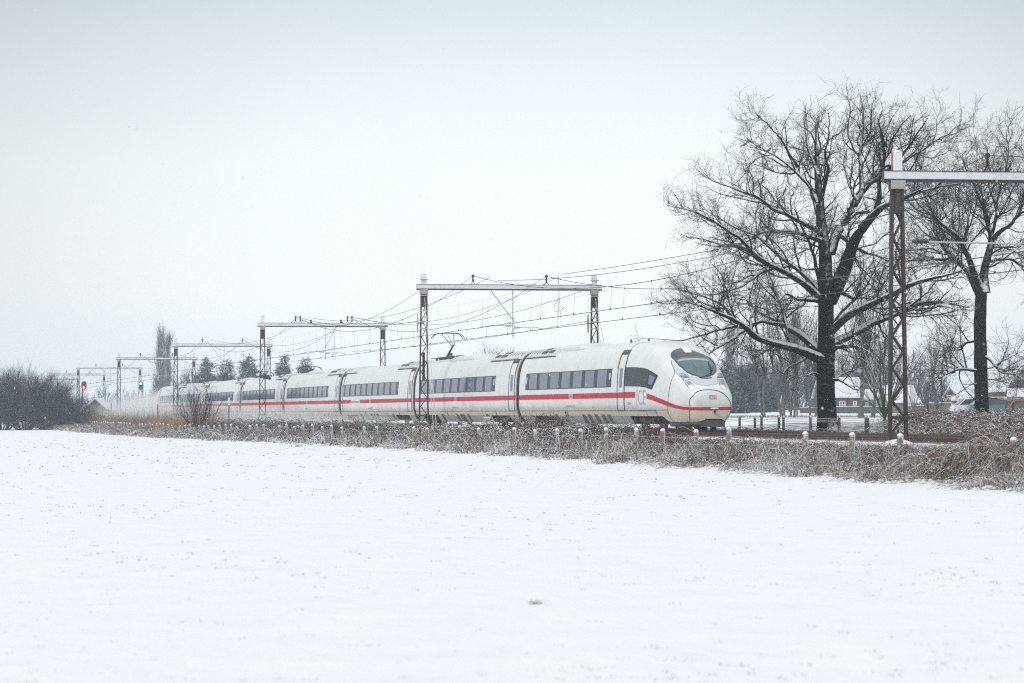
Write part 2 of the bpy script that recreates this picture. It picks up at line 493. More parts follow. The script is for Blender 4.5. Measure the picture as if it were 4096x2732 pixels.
train = empty("express_train", TQ(0, 0, 0), "white high speed train with a red stripe and rounded nose on the near track", "train")
LC = 24.8
JQ = [25.8 + LC * k for k in range(7)]
TAIL = JQ[-1] + 25.8
def panes(parent, q0, q1, n, z0=1.93, z1=2.67, side=-1):
    w = (q1 - q0) / n
    for i in range(n):
        mb = MB()
        slab(mb, q0 + w * i + w * 0.14, q0 + w * i + w * 0.86, z0, z1, 0.013, side)
        mb.build("window", M["pane"], parent)
def door(parent, q0, q1, side=-1, orange=None):
    mb = MB(); slab(mb, q0, q1, 0.88, 3.46, 0.010, side)
    d_ = mb.build("door", M["white"], parent)
    mb = MB()
    for q in (q0, q1):
        slab(mb, q - 0.05, q + 0.05, 0.86, 3.48, 0.016, side)
    slab(mb, q0, q1, 0.85, 0.885, 0.015, side); slab(mb, q0 - .05, q1 + .05, 3.44, 3.49, 0.015, side)
    slab(mb, q0 + .05, q1 - .05, 3.28, 3.43, 0.013, side)
    mb.build("door_seal", M["seal"], parent)
    mb = MB(); slab(mb, q0 + (q1 - q0) * .3, q0 + (q1 - q0) * .72, 1.86, 2.70, 0.015, side)
    mb.build("door_window", M["pane"], parent)
    mb = MB(); slab(mb, q0 + .04, q1 - .04, 1.41, 1.65, 0.0125, side)
    mb.build("stripe", M["red"], parent)
    if orange:
        mb = MB(); slab(mb, orange, orange + 0.07, 2.72, 3.40, 0.012, side)
        mb.build("warning_strip", M["orange"], parent)
def car_shell(k, qa, qb, nose):
    """nose: None, 'front', 'tail'"""
    if nose == "front":
        qs = [0, .015, .03, .06, .1, .15, .2, .3, .4, .5, .65, .8, 1.0, 1.15, 1.3, 1.5, 1.7, 2.0, 2.25, 2.3, 2.38, 2.46, 2.55, 2.7, 2.85, 2.95, 3.2, 3.5, 3.8, 4.2, 4.6, 5, 5.5, 6, 6.5, 7, 7.5, 8, 9, 15, qb]
        rings = [(q, yz_ring(q)) for q in qs]
    elif nose == "tail":
        qs = [0, .03, .1, .2, .3, .5, .8, 1.3, 1.7, 2, 2.3, 2.55, 2.95, 3.8, 4.6, 5.5, 6.5, 7.5, 9, 15]
        rings = [(qa, yz_ring(20, False))] + [(TAIL - q, yz_ring(q)) for q in qs[::-1]]
    else:
        rings = [(q, yz_ring(20, False)) for q in (qa, qa + 0.02, qb - .02, qb)]
    mb = MB()
    G = []
    for q, r in rings:
        pts = [TQ(q, -y, z) for y, z in r] + [TQ(q, y, z) for y, z in r[::-1][1:]]
        G.append(pts)
    mb.grid(G)
    n = len(G[0])
    for idx, row in ((0, G[0]), (len(G) - 1, G[-1])):   # close the ends
        c = sum((Vector(p) for p in row), Vector()) / n
        if (nose == "front" and idx == 0): c = TQ(-0.035, 0, 1.12)
        if (nose == "tail" and idx == len(G) - 1): c = TQ(TAIL + 0.035, 0, 1.12)
        b = len(mb.V); mb.V.append(tuple(c))
        o = idx * n
        for j in range(n - 1):
            mb.F.append((b, o + j, o + j + 1))
        mb.F.append((b, o + n - 1, o))
    bm = bmesh.new()
    vs = [bm.verts.new(v) for v in mb.V]
    for f in mb.F: bm.faces.new([vs[i] for i in f])
    bmesh.ops.remove_doubles(bm, verts=bm.verts, dist=1e-5)
    bmesh.ops.recalc_face_normals(bm, faces=bm.faces)
    V = [tuple(v.co) for v in bm.verts]
    bm.verts.index_update()
    F = [tuple(v.index for v in f.verts) for f in bm.faces]
    bm.free()
    return V, F
def carriage(k):
    nose = "front" if k == 0 else ("tail" if k == 7 else None)
    qa = 0.0 if k == 0 else JQ[k - 1] + 0.35
    qb = TAIL if k == 7 else JQ[k] - 0.35
    V, F = car_shell(k, qa, qb, nose)
    c = mesh_obj("carriage", V, F, M["white"], train, smooth=True)
    c.data.set_sharp_from_angle(angle=math.radians(35))
    j = 0.0 if k == 0 else JQ[k - 1]
    # sill and skirt, broken by the bogie openings
    bog = {0: [(2.6, 7.1), (19.5, 23.5)], 7: [(2.3, 6.2), (25.8 - 7.1, 25.8 - 2.6)]}.get(k, [(2.0, 6.0), (18.8, 22.8)])
    ends = (7.1 if k == 0 else 0.4, (25.4 if k == 0 else (25.8 - 7.1 if k == 7 else 24.4)))
    if k == 0: runs = [(7.1, 19.5), (23.5, 25.4)]
    elif k == 7: runs = [(0.4, 2.3), (6.2, 18.7)]
    else: runs = [(0.4, 2.0), (6.0, 18.8), (22.8, 24.4)]
    for sd in (-1, 1):
        mb = MB()
        slab(mb, j + (4.6 if k == 0 else .36), j + (25.43 if k == 0 else (21.2 if k == 7 else 24.44)), 0.645, 0.80, 0.010, sd)
        mb.build("sill_panel", M["band"], c)
        mb = MB()
        slab(mb, j + (3.2 if k == 0 else .36), j + (25.43 if k == 0 else (22.5 if k == 7 else 24.44)), 0.852, 0.866, 0.008, sd)
        mb.build("sill_seam", M["seal"], c)
        for a, b in runs:
            mb = MB()
            sl = 0.0
            side_patch(mb, j + a, j + b, 0.26, 0.628, 0.0, sd)
            nz = 4
            mb.grid([[side_pt(j + q_, 0.26, o_, sd) for o_ in (0, -0.25)] for q_ in (a, b)])
            mb.grid([[side_pt(j + a, 0.26 + .368 * i / 4, o_, sd) for i in range(5)] for o_ in (0, -0.05)])
            mb.grid([[side_pt(j + b, 0.26 + .368 * i / 4, o_, sd) for i in range(5)] for o_ in (0, -0.05)])
            mb.build("skirt", M["skirt"], c)
            if sd == -1 and b - a > 5:
                mb = MB()
                q = j + a + 1.2
                while q < j + b - .8:
                    mb = MB(); slab(mb, q, q + .012, 0.28, 0.62, 0.004, sd); q += 1.25
                    mb.build("panel_joint", M["seal"], c)
                rg = random.Random(k * 7 + 1)
                if k == 0: gr = [18.6, 13.9, 13.0, 11.9, 10.8, 9.9]
                else: gr = [a + .5, a + 4.6 + rg.random(), a + 5.5 + rg.random() * .5, a + 6.6, a + 7.5, b - 1.6]
                for gq in gr:
                    mb = MB(); slab(mb, j + gq, j + gq + 0.5, 0.30, 0.70, 0.016, sd)
                    mb.build("grille", M["grille"], c)
                for gq in (gr[0] - 1.9, gr[2] + 4):
                    mb = MB(); slab(mb, j + gq, j + gq + 0.13, 0.62, 0.82, 0.018, sd)
                    mb.build("grab_recess", M["black"], c)
        # stripe with its gap for the emblem
        g0, g1 = (15.6, 16.3) if k == 0 else (13.4, 14.1)
        segs = []
        if k == 0: segs = [(8.55, g0), (g1, 25.43)]
        elif k == 7: segs = [(0.36, 13.4), (14.1, 19.5)]
        elif k == 2: segs = [(1.75, g0), (g1, 17.3), (20.6, 24.44)]
        else: segs = [(0.36, 0.6), (1.75, g0), (g1, 24.44)]
        for a, b in segs:
            mb = MB(); slab(mb, j + a, j + b, 1.41, 1.65, 0.0075, sd, )
            mb.build("stripe", M["red"], c)
        # windows
        if k == 0: wa, wb, n = 9.45, 24.2, 7
        elif k == 7: wa, wb, n = 2.2, 16.5, 7
        else: wa, wb, n = 4.7, 23.3, 9
        mb = MB(); slab(mb, j + wa, j + wb, 1.89, 2.71, 0.008, sd)
        mb.build("window_band", M["glassband"], c)
        panes(c, j + wa + .45, j + wb - .45, n, side=sd)
        # doors
        if k == 0: door(c, 7.5, 8.5, sd, 8.62)
        elif k == 7: door(c, j + 17.6, j + 18.6, sd)
        else:
            door(c, j + 0.62, j + 1.75, sd, j + 0.45)
            if k in (2, 4, 5, 6): door(c, j + 23.55, j + 24.3, sd)
    # emblem and lettering
    mb = MB()
    gm = j + (g0 + g1) / 2
    side_text(mb, "DB", gm + .17, gm - .17, 1.46, 1.60)
    for a, b, z0, z1 in ((-.26, .26, 1.42, 1.435), (-.26, .26, 1.625, 1.64), (-.26, -.23, 1.42, 1.64), (.23, .26, 1.42, 1.64)):
        slab(mb, gm + a, gm + b, z0, z1, 0.010)
    mb.build("emblem", M["red"], c)
    mb = MB()
    side_text(mb, "93 80 5408 009-7 D-DB" if k == 0 else "93 80 5808 309-0 D-DB", gm + .75, gm - .75, 1.02, 1.11)
    mb.build("lettering", M["letter"], c)
    if k == 2:
        mb = MB(); side_text(mb, "Bordrestaurant", j + 20.4, j + 17.5, 1.44, 1.62)
        mb.build("lettering", M["red"], c)
    if k in (0, 1, 2, 3):
        cls = "1" if k < 2 else "2"
        wa_, wb_ = (9.45, 24.2) if k == 0 else (4.7, 23.3)
        for qq in (wb_ - .12, wa_ + .34):
            mb = MB(); side_text(mb, cls, j + qq, j + qq - .22, 2.22, 2.52, 0.016)
            mb.build("class_number", M["roofpanel"], c)
    # dark gear under the floor
    mb = MB()
    a = 2.0 if k == 0 else .5
    b = 25.2 if k == 0 else (23.0 if k == 7 else 24.3)
    P = [TQ(j + q, y, z) for z in (0.42, 0.66) for q, y in ((a, -1.0), (b, -1.0), (b, 1.0), (a, 1.0))]
    mb.hexa(P)
    mb.build("underframe", M["under"], c)
    return c
cars = [carriage(k) for k in range(8)]

# dark bellows between the carriages
for k in range(7):
    mb = MB()
    r = yz_ring(20, False)
    def sc_(f): return [(y * f, ZC + (z - ZC) * (f if z > ZC else 1)) for y, z in r]
    G = []
    for q, f in ((-.36, .95), (-.2, .993), (0, .985), (.2, .993), (.36, .95)):
        rr = sc_(f)
        G.append([TQ(JQ[k] + q, -y, z) for y, z in rr] + [TQ(JQ[k] + q, y, z) for y, z in rr[::-1][1:]])
    mb.grid(G)
    lower = []
    for sd in (-1, 1):
        mb.grid([[TQ(JQ[k] + q, sd * (yof(z) - .03), z) for z in (.28, .4, .52, .66)] for q in (-.37, .37)])
    mb.build("gangway", M["black"], train, smooth=False)

# bogies
def bogie(qc):
    mb = MB()
    up = Vector((0, 0, 1))
    T = (TQ(1, 0, 0) - TQ(0, 0, 0)).normalized(); Nn = (TQ(0, 1, 0) - TQ(0, 0, 0)).normalized()
    ax = (T, Nn, up)
    for s in (-1, 1):
        mb.bar(TQ(qc - 1.75, s * 1.02, .56), TQ(qc - .5, s * 1.02, .47), .2, .2)
        mb.bar(TQ(qc + 1.75, s * 1.02, .56), TQ(qc + .5, s * 1.02, .47), .2, .2)
        mb.bar(TQ(qc - .5, s * 1.02, .47), TQ(qc + .5, s * 1.02, .47), .22, .24)
        for w in (-1.25, 1.25):
            mb.box(TQ(qc + w, s * 1.06, .46), (.2, .13, .17), ax)
            mb.tube([TQ(qc + w, s * 1.05, .46), TQ(qc + w, s * 1.24, .46)], .13, 10)
            mb.tube([TQ(qc + w + .34, s * 1.05, .3), TQ(qc + w + .34, s * 1.05, .78)], .09, 8)
        mb.tube([TQ(qc - .3, s * 1.1, .5), TQ(qc + 1.0, s * 1.18, .66)], .05, 8)
        mb.tube([TQ(qc, s * 1.12, .36), TQ(qc, s * 1.12, .80)], .17, 10)
        mb.box(TQ(qc + .55, s * 1.1, .62), (.12, .1, .13), ax)
    mb.bar(TQ(qc, -1.0, .5), TQ(qc, 1.0, .5), .5, .22)
    mb.box(TQ(qc, 0, .72), (1.7, .95, .07), ax)
    b = mb.build("bogie", M["under"], train)
    for w in (-1.25, 1.25):
        for s in (-1, 1):
            m2_ = MB()
            c0, c1 = TQ(qc + w, s * .69, .46), TQ(qc + w, s * .83, .46)
            m2_.lathe(c0, c1, [(0, .1), (0.01, .47), (.25, .46), (.3, .44), (1, .43), (1.0, .35), (.6, .33), (.6, .14), (1.2, .13), (1.21, .02)], 24)
            m2_.build("wheel", M["wheel"], b)
    return b
for k in range(8):
    j = 0 if k == 0 else JQ[k - 1]
    for qc in ({0: (5.4, 21.5), 7: (4.25, 25.8 - 5.4)}.get(k, (4.0, 20.8))):
        bogie(j + qc)

# roof gear ------------------------------------------------------------
def ac_unit(car, q0, q1, flip=False, grills=True):
    mb = MB(); roof_shell(mb, q0, q1, 50, 130, 0.085, (0.03, 0.03))
    f = mb.build("roof_fairing", M["roofpanel"], car)
    L = q1 - q0
    def at(u): return q0 + L * (1 - u if flip else u)
    mb = MB()
    if grills:
        for (u0, u1, a0, a1) in ((.12, .28, 57, 65), (.32, .50, 56, 64), (.32, .50, 67, 75), (.32, .50, 78, 86), (.32, .5, 92, 104)):
            G = [[roof_pt(at(u), a0 + (a1 - a0) * i / 3, .098) for i in range(4)] for u in (u0, u1)]
            mb.grid(G)
    mb.build("grille", M["grille"], car) if mb.V else None
    mb = MB()
    for i in range(5):
        u = .58 + .085 * i
        mb.grid([[roof_pt(at(uu), a, .094) for a in (58, 64, 70)] for uu in (u, u + .014)])
    mb.grid([[roof_pt(q, a, .012) for a in (48.3, 50.2)] for q in np.linspace(q0, q1, 6)])
    for q in (q0, q1): mb.grid([[roof_pt(q + o_, a, .093) for a in np.linspace(51, 128, 14)] for o_ in (-.02, .02)])
    for i in range(9):
        uu = .03 + .05 * i
        mb.grid([[roof_pt(at(x_), a, .094) for a in (53, 53.8)] for x_ in (uu, uu + .012)])
        mb.grid([[roof_pt(at(x_), a, .094) for a in (76 + i * .1, 77)] for x_ in (uu * .5, uu * .5 + .012)])
    mb.build("panel_slot", M["seal"], car)
def hump(car, q0, q1, h=0.17, ends=(0.5, 1.6)):
    mb = MB(); roof_shell(mb, q0, q1, 62, 118, h, ends, nq=24, na=16)
    mb.build("roof_hump", M["white"], car, smooth=True)
def pantograph(qb, up=True, dirn=-1):
    """standing on the roof at qb; knee towards dirn (smaller q)"""
    base = ZT + 0.12
    pan = MB()
    T = (TQ(1, 0, 0) - TQ(0, 0, 0)).normalized(); Nn = (TQ(0, 1, 0) - TQ(0, 0, 0)).normalized()
    for s in (-.5, .5):
        pan.bar(TQ(qb - 1.0, s, base), TQ(qb + 1.0, s, base), .07, .07)
    for q in (-.9, 0, .9):
        pan.bar(TQ(qb + q, -.6, base), TQ(qb + q, .6, base), .07, .07)
        for s in (-.55, .55): pan.lathe(TQ(qb + q, s, ZT - .1), TQ(qb + q, s, base), [(0, .05), (.2, .09), (.4, .05), (.6, .09), (.8, .05), (1, .06)], 8)
    p = pan.build("pantograph", M["equip"], train)
    def R(z): return z
    if up:
        foot = TQ(qb + .9 * -dirn, 0, base + .08); knee = TQ(qb + 1.9 * -dirn * -1 * -1, 0, base + .08)
        knee = TQ(qb + dirn * 1.0, 0, 4.72); head = TQ(qb + .4, 0, 5.38)
        a = MB(); a.tube([TQ(qb + 0.7, 0, base + .05), knee], [.075, .055], 8)
        a.tube([TQ(qb + 0.9, 0, base + .02), knee + Vector((0, 0, -.1))], .02, 6)
        a.build("lower_arm", M["seal"], p)
        a = MB()
        for s in (-.32, .32):
            a.tube([knee + Nn * (.1 * s / .32), head + Nn * s], [.035, .025], 6)
        a.tube([knee, head + Nn * .0], .02, 6)
        a.build("upper_arm", M["skirt"], p)
        hd = head
    else:
        hd = TQ(qb + .5, 0, base + .30)
        a = MB(); a.tube([TQ(qb + .8, 0, base + .1), TQ(qb - 1.0, 0, base + .16)], .06, 8)
        a.build("lower_arm", M["seal"], p)
        a = MB()
        for s in (-.3, .3): a.tube([TQ(qb - 1.0, s * .3, base + .2), hd + Nn * s], .03, 6)
        a.build("upper_arm", M["seal"], p)
    a = MB()
    for o in (-.22, .22):
        pts = [hd + T * o + Nn * y + Vector((0, 0, z)) for y, z in ((-.97, -.22), (-.88, -.06), (-.72, .06), (-.5, .10), (0, .11), (.5, .10), (.72, .06), (.88, -.06), (.97, -.22))]
        a.tube(pts, .022, 6)
    for s in (-.4, .4): a.tube([hd + T * -.25 + Nn * s, hd + T * .25 + Nn * s], .02, 6)
    for s in (-.32, .32): a.tube([hd + Nn * s, hd + Nn * s + Vector((0, 0, .1))], .02, 6)
    a.build("collector_head", M["equip"], p)
def well(car, q0, q1):
    """dark tray with high-voltage gear let into the roof line"""
    mb = MB(); roof_shell(mb, q0, q1, 66, 114, .03, (.05, .05))
    w_ = mb.build("roof_well", M["roofpanel"], car)
    g = MB(); rg = random.Random(int(q0 * 10))
    for i in range(4):
        g.tube([TQ(q0 + .3, -.5 + .3 * i, ZT + .16), TQ(q1 - .3, -.55 + .3 * i, ZT + .13)], .025, 6)
    for i in range(9):
        q = q0 + .4 + (q1 - q0 - .8) * i / 8; y = rg.uniform(-.6, .6)
        g.lathe(TQ(q, y, ZT - .05), TQ(q, y, ZT + .18), [(0, .05), (.2, .08), (.4, .05), (.6, .08), (.8, .05), (1, .04)], 8)
        if i % 3 == 0: g.box(TQ(q, y, ZT + .12), (.22, .2, .08), ((TQ(1, 0, 0) - TQ(0, 0, 0)).normalized(), (TQ(0, 1, 0) - TQ(0, 0, 0)).normalized(), Vector((0, 0, 1))))
    for i in (0, 1):
        c0 = TQ(q0 + .8 + i * .35, -.55, ZT + .2)
        ring = [c0 + (TQ(1, 0, 0) - TQ(0, 0, 0)) * (.15 * math.cos(a_)) + Vector((0, 0, .15 * math.sin(a_))) for a_ in np.linspace(0, 2 * math.pi, 13)]
        g.tube(ring, .03, 6)
    g.build("roof_equipment", M["equip"], car)
ac_unit(cars[0], 19.7, 25.4, flip=False); hump(cars[0], 14.6, 19.7, .16, (1.9, .05))
ac_unit(cars[1], 26.2, 32.8, flip=True)
well(cars[1], 43.6, 50.2); hump(cars[1], 36.5, 43.6, .14, (1.5, .8)); pantograph(47.4, True)
ac_unit(cars[2], 51.0, 57.0, flip=True); ac_unit(cars[2], 70.5, 75.0, grills=False)
ac_unit(cars[3], 75.9, 82.0, flip=True); hump(cars[3], 84, 92.5, .14, (.6, .6)); well(cars[3], 93.5, 99.8); pantograph(95.8, False)
ac_unit(cars[4], 100.7, 106.5, flip=True); well(cars[4], 118.0, 124.6); pantograph(120.4, False)
ac_unit(cars[5], 125.5, 130.5, flip=True); well(cars[5], 144, 149.3); pantograph(146.6, True)
ac_unit(cars[6], 150.3, 156, flip=True); ac_unit(cars[6], 168.5, 174.1)
ac_unit(cars[7], 175.1, 180.5, flip=True)
mb = MB()
for q, y in ((9.2, 0.2), (38.5, 0), (10.5, -.2)):
    mb.tube([TQ(q, y, ZT - .02), TQ(q, y, ZT + .16)], [.07, .03], 8)
for q in (78.5, 80, 81.5, 83.2, 84.5):
    mb.tube([TQ(q, -.2, ZT), TQ(q, -.2, ZT + .07)], .16, 10)
mb.build("roof_antenna", M["equip"], cars[0])

# ------------------------------------------------------------------ nose details laid on the real surface of the first carriage
me0 = cars[0].data
o0 = ORG["express_train"]
bvh = BVHTree.FromPolygons([tuple(v.co + o0) for v in me0.vertices], [tuple(p.vertices) for p in me0.polygons])
CAMV = Vector((0, 0, CAMH))
def on_nose(x, y, off):
    """point of the nose surface under photo position (x, y), raised by off along its normal"""
    r = ray(x, y).normalized()
    h, n, i, d = bvh.ray_cast(CAMV, r)
    if h is None or h.y > 135: return None
    if n.dot(r) > 0: n = -n
    return h + n * off
def c1(p): return (2450 + p[0] * 0.31881, 1300 + p[1] * 0.31888)
def smooth_poly(P, closed=True, it=2):
    for _ in range(it):
        Q = []
        n = len(P)
        for i in range(n if closed else n - 1):
            a, b = P[i], P[(i + 1) % n]
            Q += [(a[0] * .75 + b[0] * .25, a[1] * .75 + b[1] * .25), (a[0] * .25 + b[0] * .75, a[1] * .25 + b[1] * .75)]
        if not closed: Q = [P[0]] + Q + [P[-1]]
        P = Q
    return P
def decal(name, poly, m, off=0.008, step=3.0, parent=None, smooth_it=0, edge=True):
    P = [c1(p) for p in poly]
    if smooth_it: P = smooth_poly(P, True, smooth_it)
    D = []
    for i in range(len(P)):           # keep the outline from spanning the curved skin
        a, b = P[i], P[(i + 1) % len(P)]
        k = max(1, int(math.dist(a, b) / step))
        D += [(a[0] + (b[0] - a[0]) * u / k, a[1] + (b[1] - a[1]) * u / k) for u in range(k)]
    pts = [Vector(p) for p in D]
    xs, ys = [p[0] for p in D], [p[1] for p in D]
    x = min(xs) + step / 2
    ins = []
    while x < max(xs):
        y = min(ys) + step / 2
        while y < max(ys):
            c = False
            for i in range(len(D)):
                (xa, ya), (xb, yb) = D[i], D[i - 1]
                if (ya > y) != (yb > y) and x < (xb - xa) * (y - ya) / (yb - ya) + xa: c = not c
            if c: ins.append(Vector((x, y)))
            y += step
        x += step
    res = mgeo.delaunay_2d_cdt(pts + ins, [], [list(range(len(D)))], 1, 0.3)
    V2, F2 = res[0], res[2]
    V3 = [on_nose(v[0], v[1], off) for v in V2]
    ok = [v is not None for v in V3]
    F = [f for f in F2 if all(ok[i] for i in f)]
    V = [tuple(v) if v is not None else (0, 0, 0) for v in V3]
    used = sorted({i for f in F for i in f}); re = {i: n_ for n_, i in enumerate(used)}
    if not used: return None
    return mesh_obj(name, [V[i] for i in used], [tuple(re[i] for i in f) for f in F], m, parent or cars[0], smooth=True)
def seam(mb, line, r=0.009, smooth_it=1, off=0.002, closed=False):
    P = [c1(p) for p in line]
    if closed: P = smooth_poly(P, True, smooth_it) if smooth_it else P; P = P + [P[0]]
    else: P = smooth_poly(P, False, smooth_it) if smooth_it else P
    out_ = []
    for i in range(len(P) - 1):
        k = max(1, int(math.dist(P[i], P[i + 1]) / 3))
        for u in range(k):
            h = on_nose(P[i][0] + (P[i + 1][0] - P[i][0]) * u / k, P[i][1] + (P[i + 1][1] - P[i][1]) * u / k, off)
            if h is not None: out_.append(h)
    h = on_nose(P[-1][0], P[-1][1], off)
    if h is not None: out_.append(h)
    if len(out_) > 1: mb.tube(out_, r, 5)
C0 = cars[0]
decal("side_glass", [(152, 530), (300, 530), (395, 540), (440, 552), (572, 630), (493, 812), (420, 785), (330, 772), (150, 768)], M["glassband"], 0.008)
decal("cab_window", [(466, 620), (536, 655), (498, 752), (448, 735)], M["pane"], 0.014)
sm = MB(); seam(sm, [(466, 590), (560, 640), (497, 790), (440, 770), (466, 590)], .006, 0, .012)
sm.build("window_frame", M["seal"], C0)
decal("stripe", [(100, 842), (285, 838), (285, 912), (100, 916)], M["red"], 0.006)
decal("stripe", [(428, 855), (520, 888), (620, 930), (700, 966), (800, 1005), (880, 1024), (972, 1031), (1100, 1031), (1250, 1029), (1400, 1027), (1500, 1023),
                 (1500, 1062), (1400, 1066), (1250, 1070), (1100, 1071), (972, 1068), (880, 1061), (780, 1042), (700, 1020), (600, 982), (500, 945), (428, 925)], M["red"], 0.006)
decal("windscreen_surround", [(728, 385), (735, 350), (760, 325), (810, 300), (870, 292), (950, 305), (1050, 335), (1150, 375), (1220, 410), (1265, 455), (1295, 510), (1306, 560), (1300, 595), (1270, 625), (1220, 648), (1150, 657), (1080, 650), (1000, 630), (935, 600), (880, 550), (830, 510), (780, 450), (735, 405)], M["screen_frame"], 0.010, step=2.6)
decal("windscreen", [(785, 436), (820, 415), (900, 403), (1000, 400), (1120, 405), (1200, 418), (1250, 470), (1275, 530), (1278, 575), (1262, 612), (1220, 636), (1150, 645), (1080, 640), (1010, 622), (945, 590), (890, 540), (830, 492)], M["screen"], 0.016, step=2.6)
decal("sun_blind", [(812, 448), (860, 428), (1010, 420), (1150, 428), (1218, 452), (1200, 456), (1100, 445), (1000, 440), (880, 450), (830, 468)], M["screen_sill"], 0.021)
decal("top_lamp", [(868, 295), (955, 294), (996, 345), (915, 348)], M["toplamp"], 0.020)
decal("top_lamp_core", [(915, 310), (945, 310), (965, 333), (930, 335)], M["lampcore"], 0.024)
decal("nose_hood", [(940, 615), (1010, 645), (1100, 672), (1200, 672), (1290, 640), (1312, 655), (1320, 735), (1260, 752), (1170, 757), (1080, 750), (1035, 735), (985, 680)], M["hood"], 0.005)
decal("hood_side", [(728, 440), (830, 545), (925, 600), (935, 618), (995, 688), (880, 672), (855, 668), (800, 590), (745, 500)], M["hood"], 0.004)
for poly, core, shell_ in (([(900, 690), (985, 715), (1040, 792), (988, 822), (940, 770)], [(950, 768), (1005, 755), (1038, 792), (990, 818)], None),
                           ([(1332, 690), (1385, 690), (1408, 760), (1412, 808), (1368, 790), (1345, 740)], [(1352, 765), (1402, 768), (1410, 803), (1366, 787)], None)):
    hl = decal("headlight", poly, M["lampglass"], 0.009, step=2.2)
    decal("headlight_lamp", core, M["lamp"], 0.014, step=2.0)
    cx_ = sum(p[0] for p in core) / 4; cy_ = sum(p[1] for p in core) / 4
    decal("lamp_core", [(cx_ + (p[0] - cx_) * .55, cy_ + (p[1] - cy_) * .55) for p in core], M["lampcore"], 0.018, step=2.0)
decal("lamp_reflector", [(935, 725), (965, 705), (985, 735), (960, 760)], M["skirt"], 0.013, step=2)
decal("lamp_reflector", [(1355, 705), (1378, 702), (1386, 738), (1362, 742)], M["skirt"], 0.013, step=2)
sm = MB()
for P in ([(900, 690), (985, 715), (1040, 792), (988, 822), (940, 770), (878, 680), (900, 690)], [(1332, 682), (1390, 686), (1412, 760), (1412, 808), (1364, 790), (1340, 740), (1332, 682)]):
    seam(sm, P, .007, 0, .006)
sm.build("headlight_rim", M["seal"], C0)
sm = MB()
hatch = [(972, 1200), (968, 1100), (972, 1020), (963, 965), (975, 925), (1010, 890), (1050, 840), (1110, 818), (1200, 811), (1290, 818), (1370, 845), (1420, 885), (1462, 935), (1480, 975), (1487, 1050), (1470, 1120), (1440, 1165), (1385, 1210)]
seam(sm, hatch, .017)
seam(sm, [(735, 440), (745, 500), (790, 590), (740, 690), (706, 830), (696, 980), (694, 1075), (700, 1110), (735, 1170), (770, 1215)], .012)
seam(sm, [(790, 590), (830, 545)], .006, 0)
seam(sm, [(790, 585), (858, 668), (990, 688), (1035, 738), (1090, 752), (1170, 759), (1260, 752), (1322, 736)], .006)
seam(sm, [(925, 600), (990, 688)], .005, 0)
seam(sm, [(1312, 640), (1316, 700), (1340, 740)], .005, 0)
seam(sm, [(236, 300), (290, 250), (340, 225), (470, 212)], .007)
seam(sm, [(975, 1068), (1200, 1071), (1485, 1064)], .006)
seam(sm, [(176, 1075), (400, 1069), (690, 1066)], .007, 0)
seam(sm, [(540, 1075), (560, 1140), (610, 1200), (640, 1214), (800, 1219), (940, 1222), (972, 1205)], .010)
sm.build("panel_seam", M["seal"], C0)
sm = MB()
for i in range(4):
    seam(sm, [(835 + 10 * i, 616 + 16 * i), (880 + 12 * i, 614 + 16 * i), (920 + 14 * i, 622 + 14 * i)], .017, 0)
    seam(sm, [(1318, 615 + 15 * i), (1365 + 5 * i, 613 + 15 * i), (1374 + 5 * i, 622 + 15 * i)], .017, 0)
sm.build("air_vent", M["black"], C0)
sm = MB()
def wob(P, r, off):
    seam(sm, P, r, 0, off)
wob([(1150, 668), (1185, 640), (1232, 615), (1245, 560), (1205, 515), (1200, 470)], .016, .06)
wob([(1195, 565), (1225, 575), (1250, 590), (1255, 560), (1240, 525), (1215, 520)], .012, .07)
wob([(1228, 560), (1238, 630)], .012, .05)
wob([(1090, 660), (1120, 668), (1190, 672), (1240, 665)], .03, .01)
sm.build("wiper", M["black"], C0)
sm = MB()
seam(sm, [(1285, 1072), (1285, 1108)], .05, 0, .0)
sm.build("coupler_hatch", M["seal"], C0)
sm = MB(); seam(sm, [(1275, 1108), (1305, 1118), (1340, 1145)], .016, 0, .05)
sm.build("handle", M["skirt"], C0)
decal("snow_patch", [(1222, 1042), (1260, 1033), (1320, 1034), (1336, 1044), (1300, 1054), (1240, 1054)], M["snowcap"], 0.016, smooth_it=1)
def nose_text(name, s, x0, y0, x1, y1, m, off=.012, shear=0):
    V, F = text_mesh(s)
    P = []
    for v in V:
        p = c1((x0 + (x1 - x0) * v[0], y1 + (y0 - y1) * v[1] + shear * v[0]))
        h = on_nose(p[0], p[1], off)
        P.append(h if h is not None else Vector((0, 0, 0)))
    return mesh_obj(name, P, F, m, C0)
nose_text("lettering", "ICE", 303, 816, 416, 1004, M["logo"], .007, -4)
nose_text("lettering", "8009", 186, 962, 232, 1005, M["logo"], .007)
nose_text("emblem_letters", "DB", 1228, 891, 1291, 922, M["red"], .014)
decal("emblem_plate", [(1213, 883), (1300, 881), (1306, 928), (1218, 932)], M["noseplate"], 0.008)
sm = MB(); seam(sm, [(1213, 884), (1298, 882), (1305, 927), (1219, 931), (1213, 884)], .007, 0, .010)
sm.build("emblem_frame", M["red"], C0)
decal("door_label", [(612, 1140), (655, 1138), (668, 1188), (632, 1192)], M["hood"], 0.006)
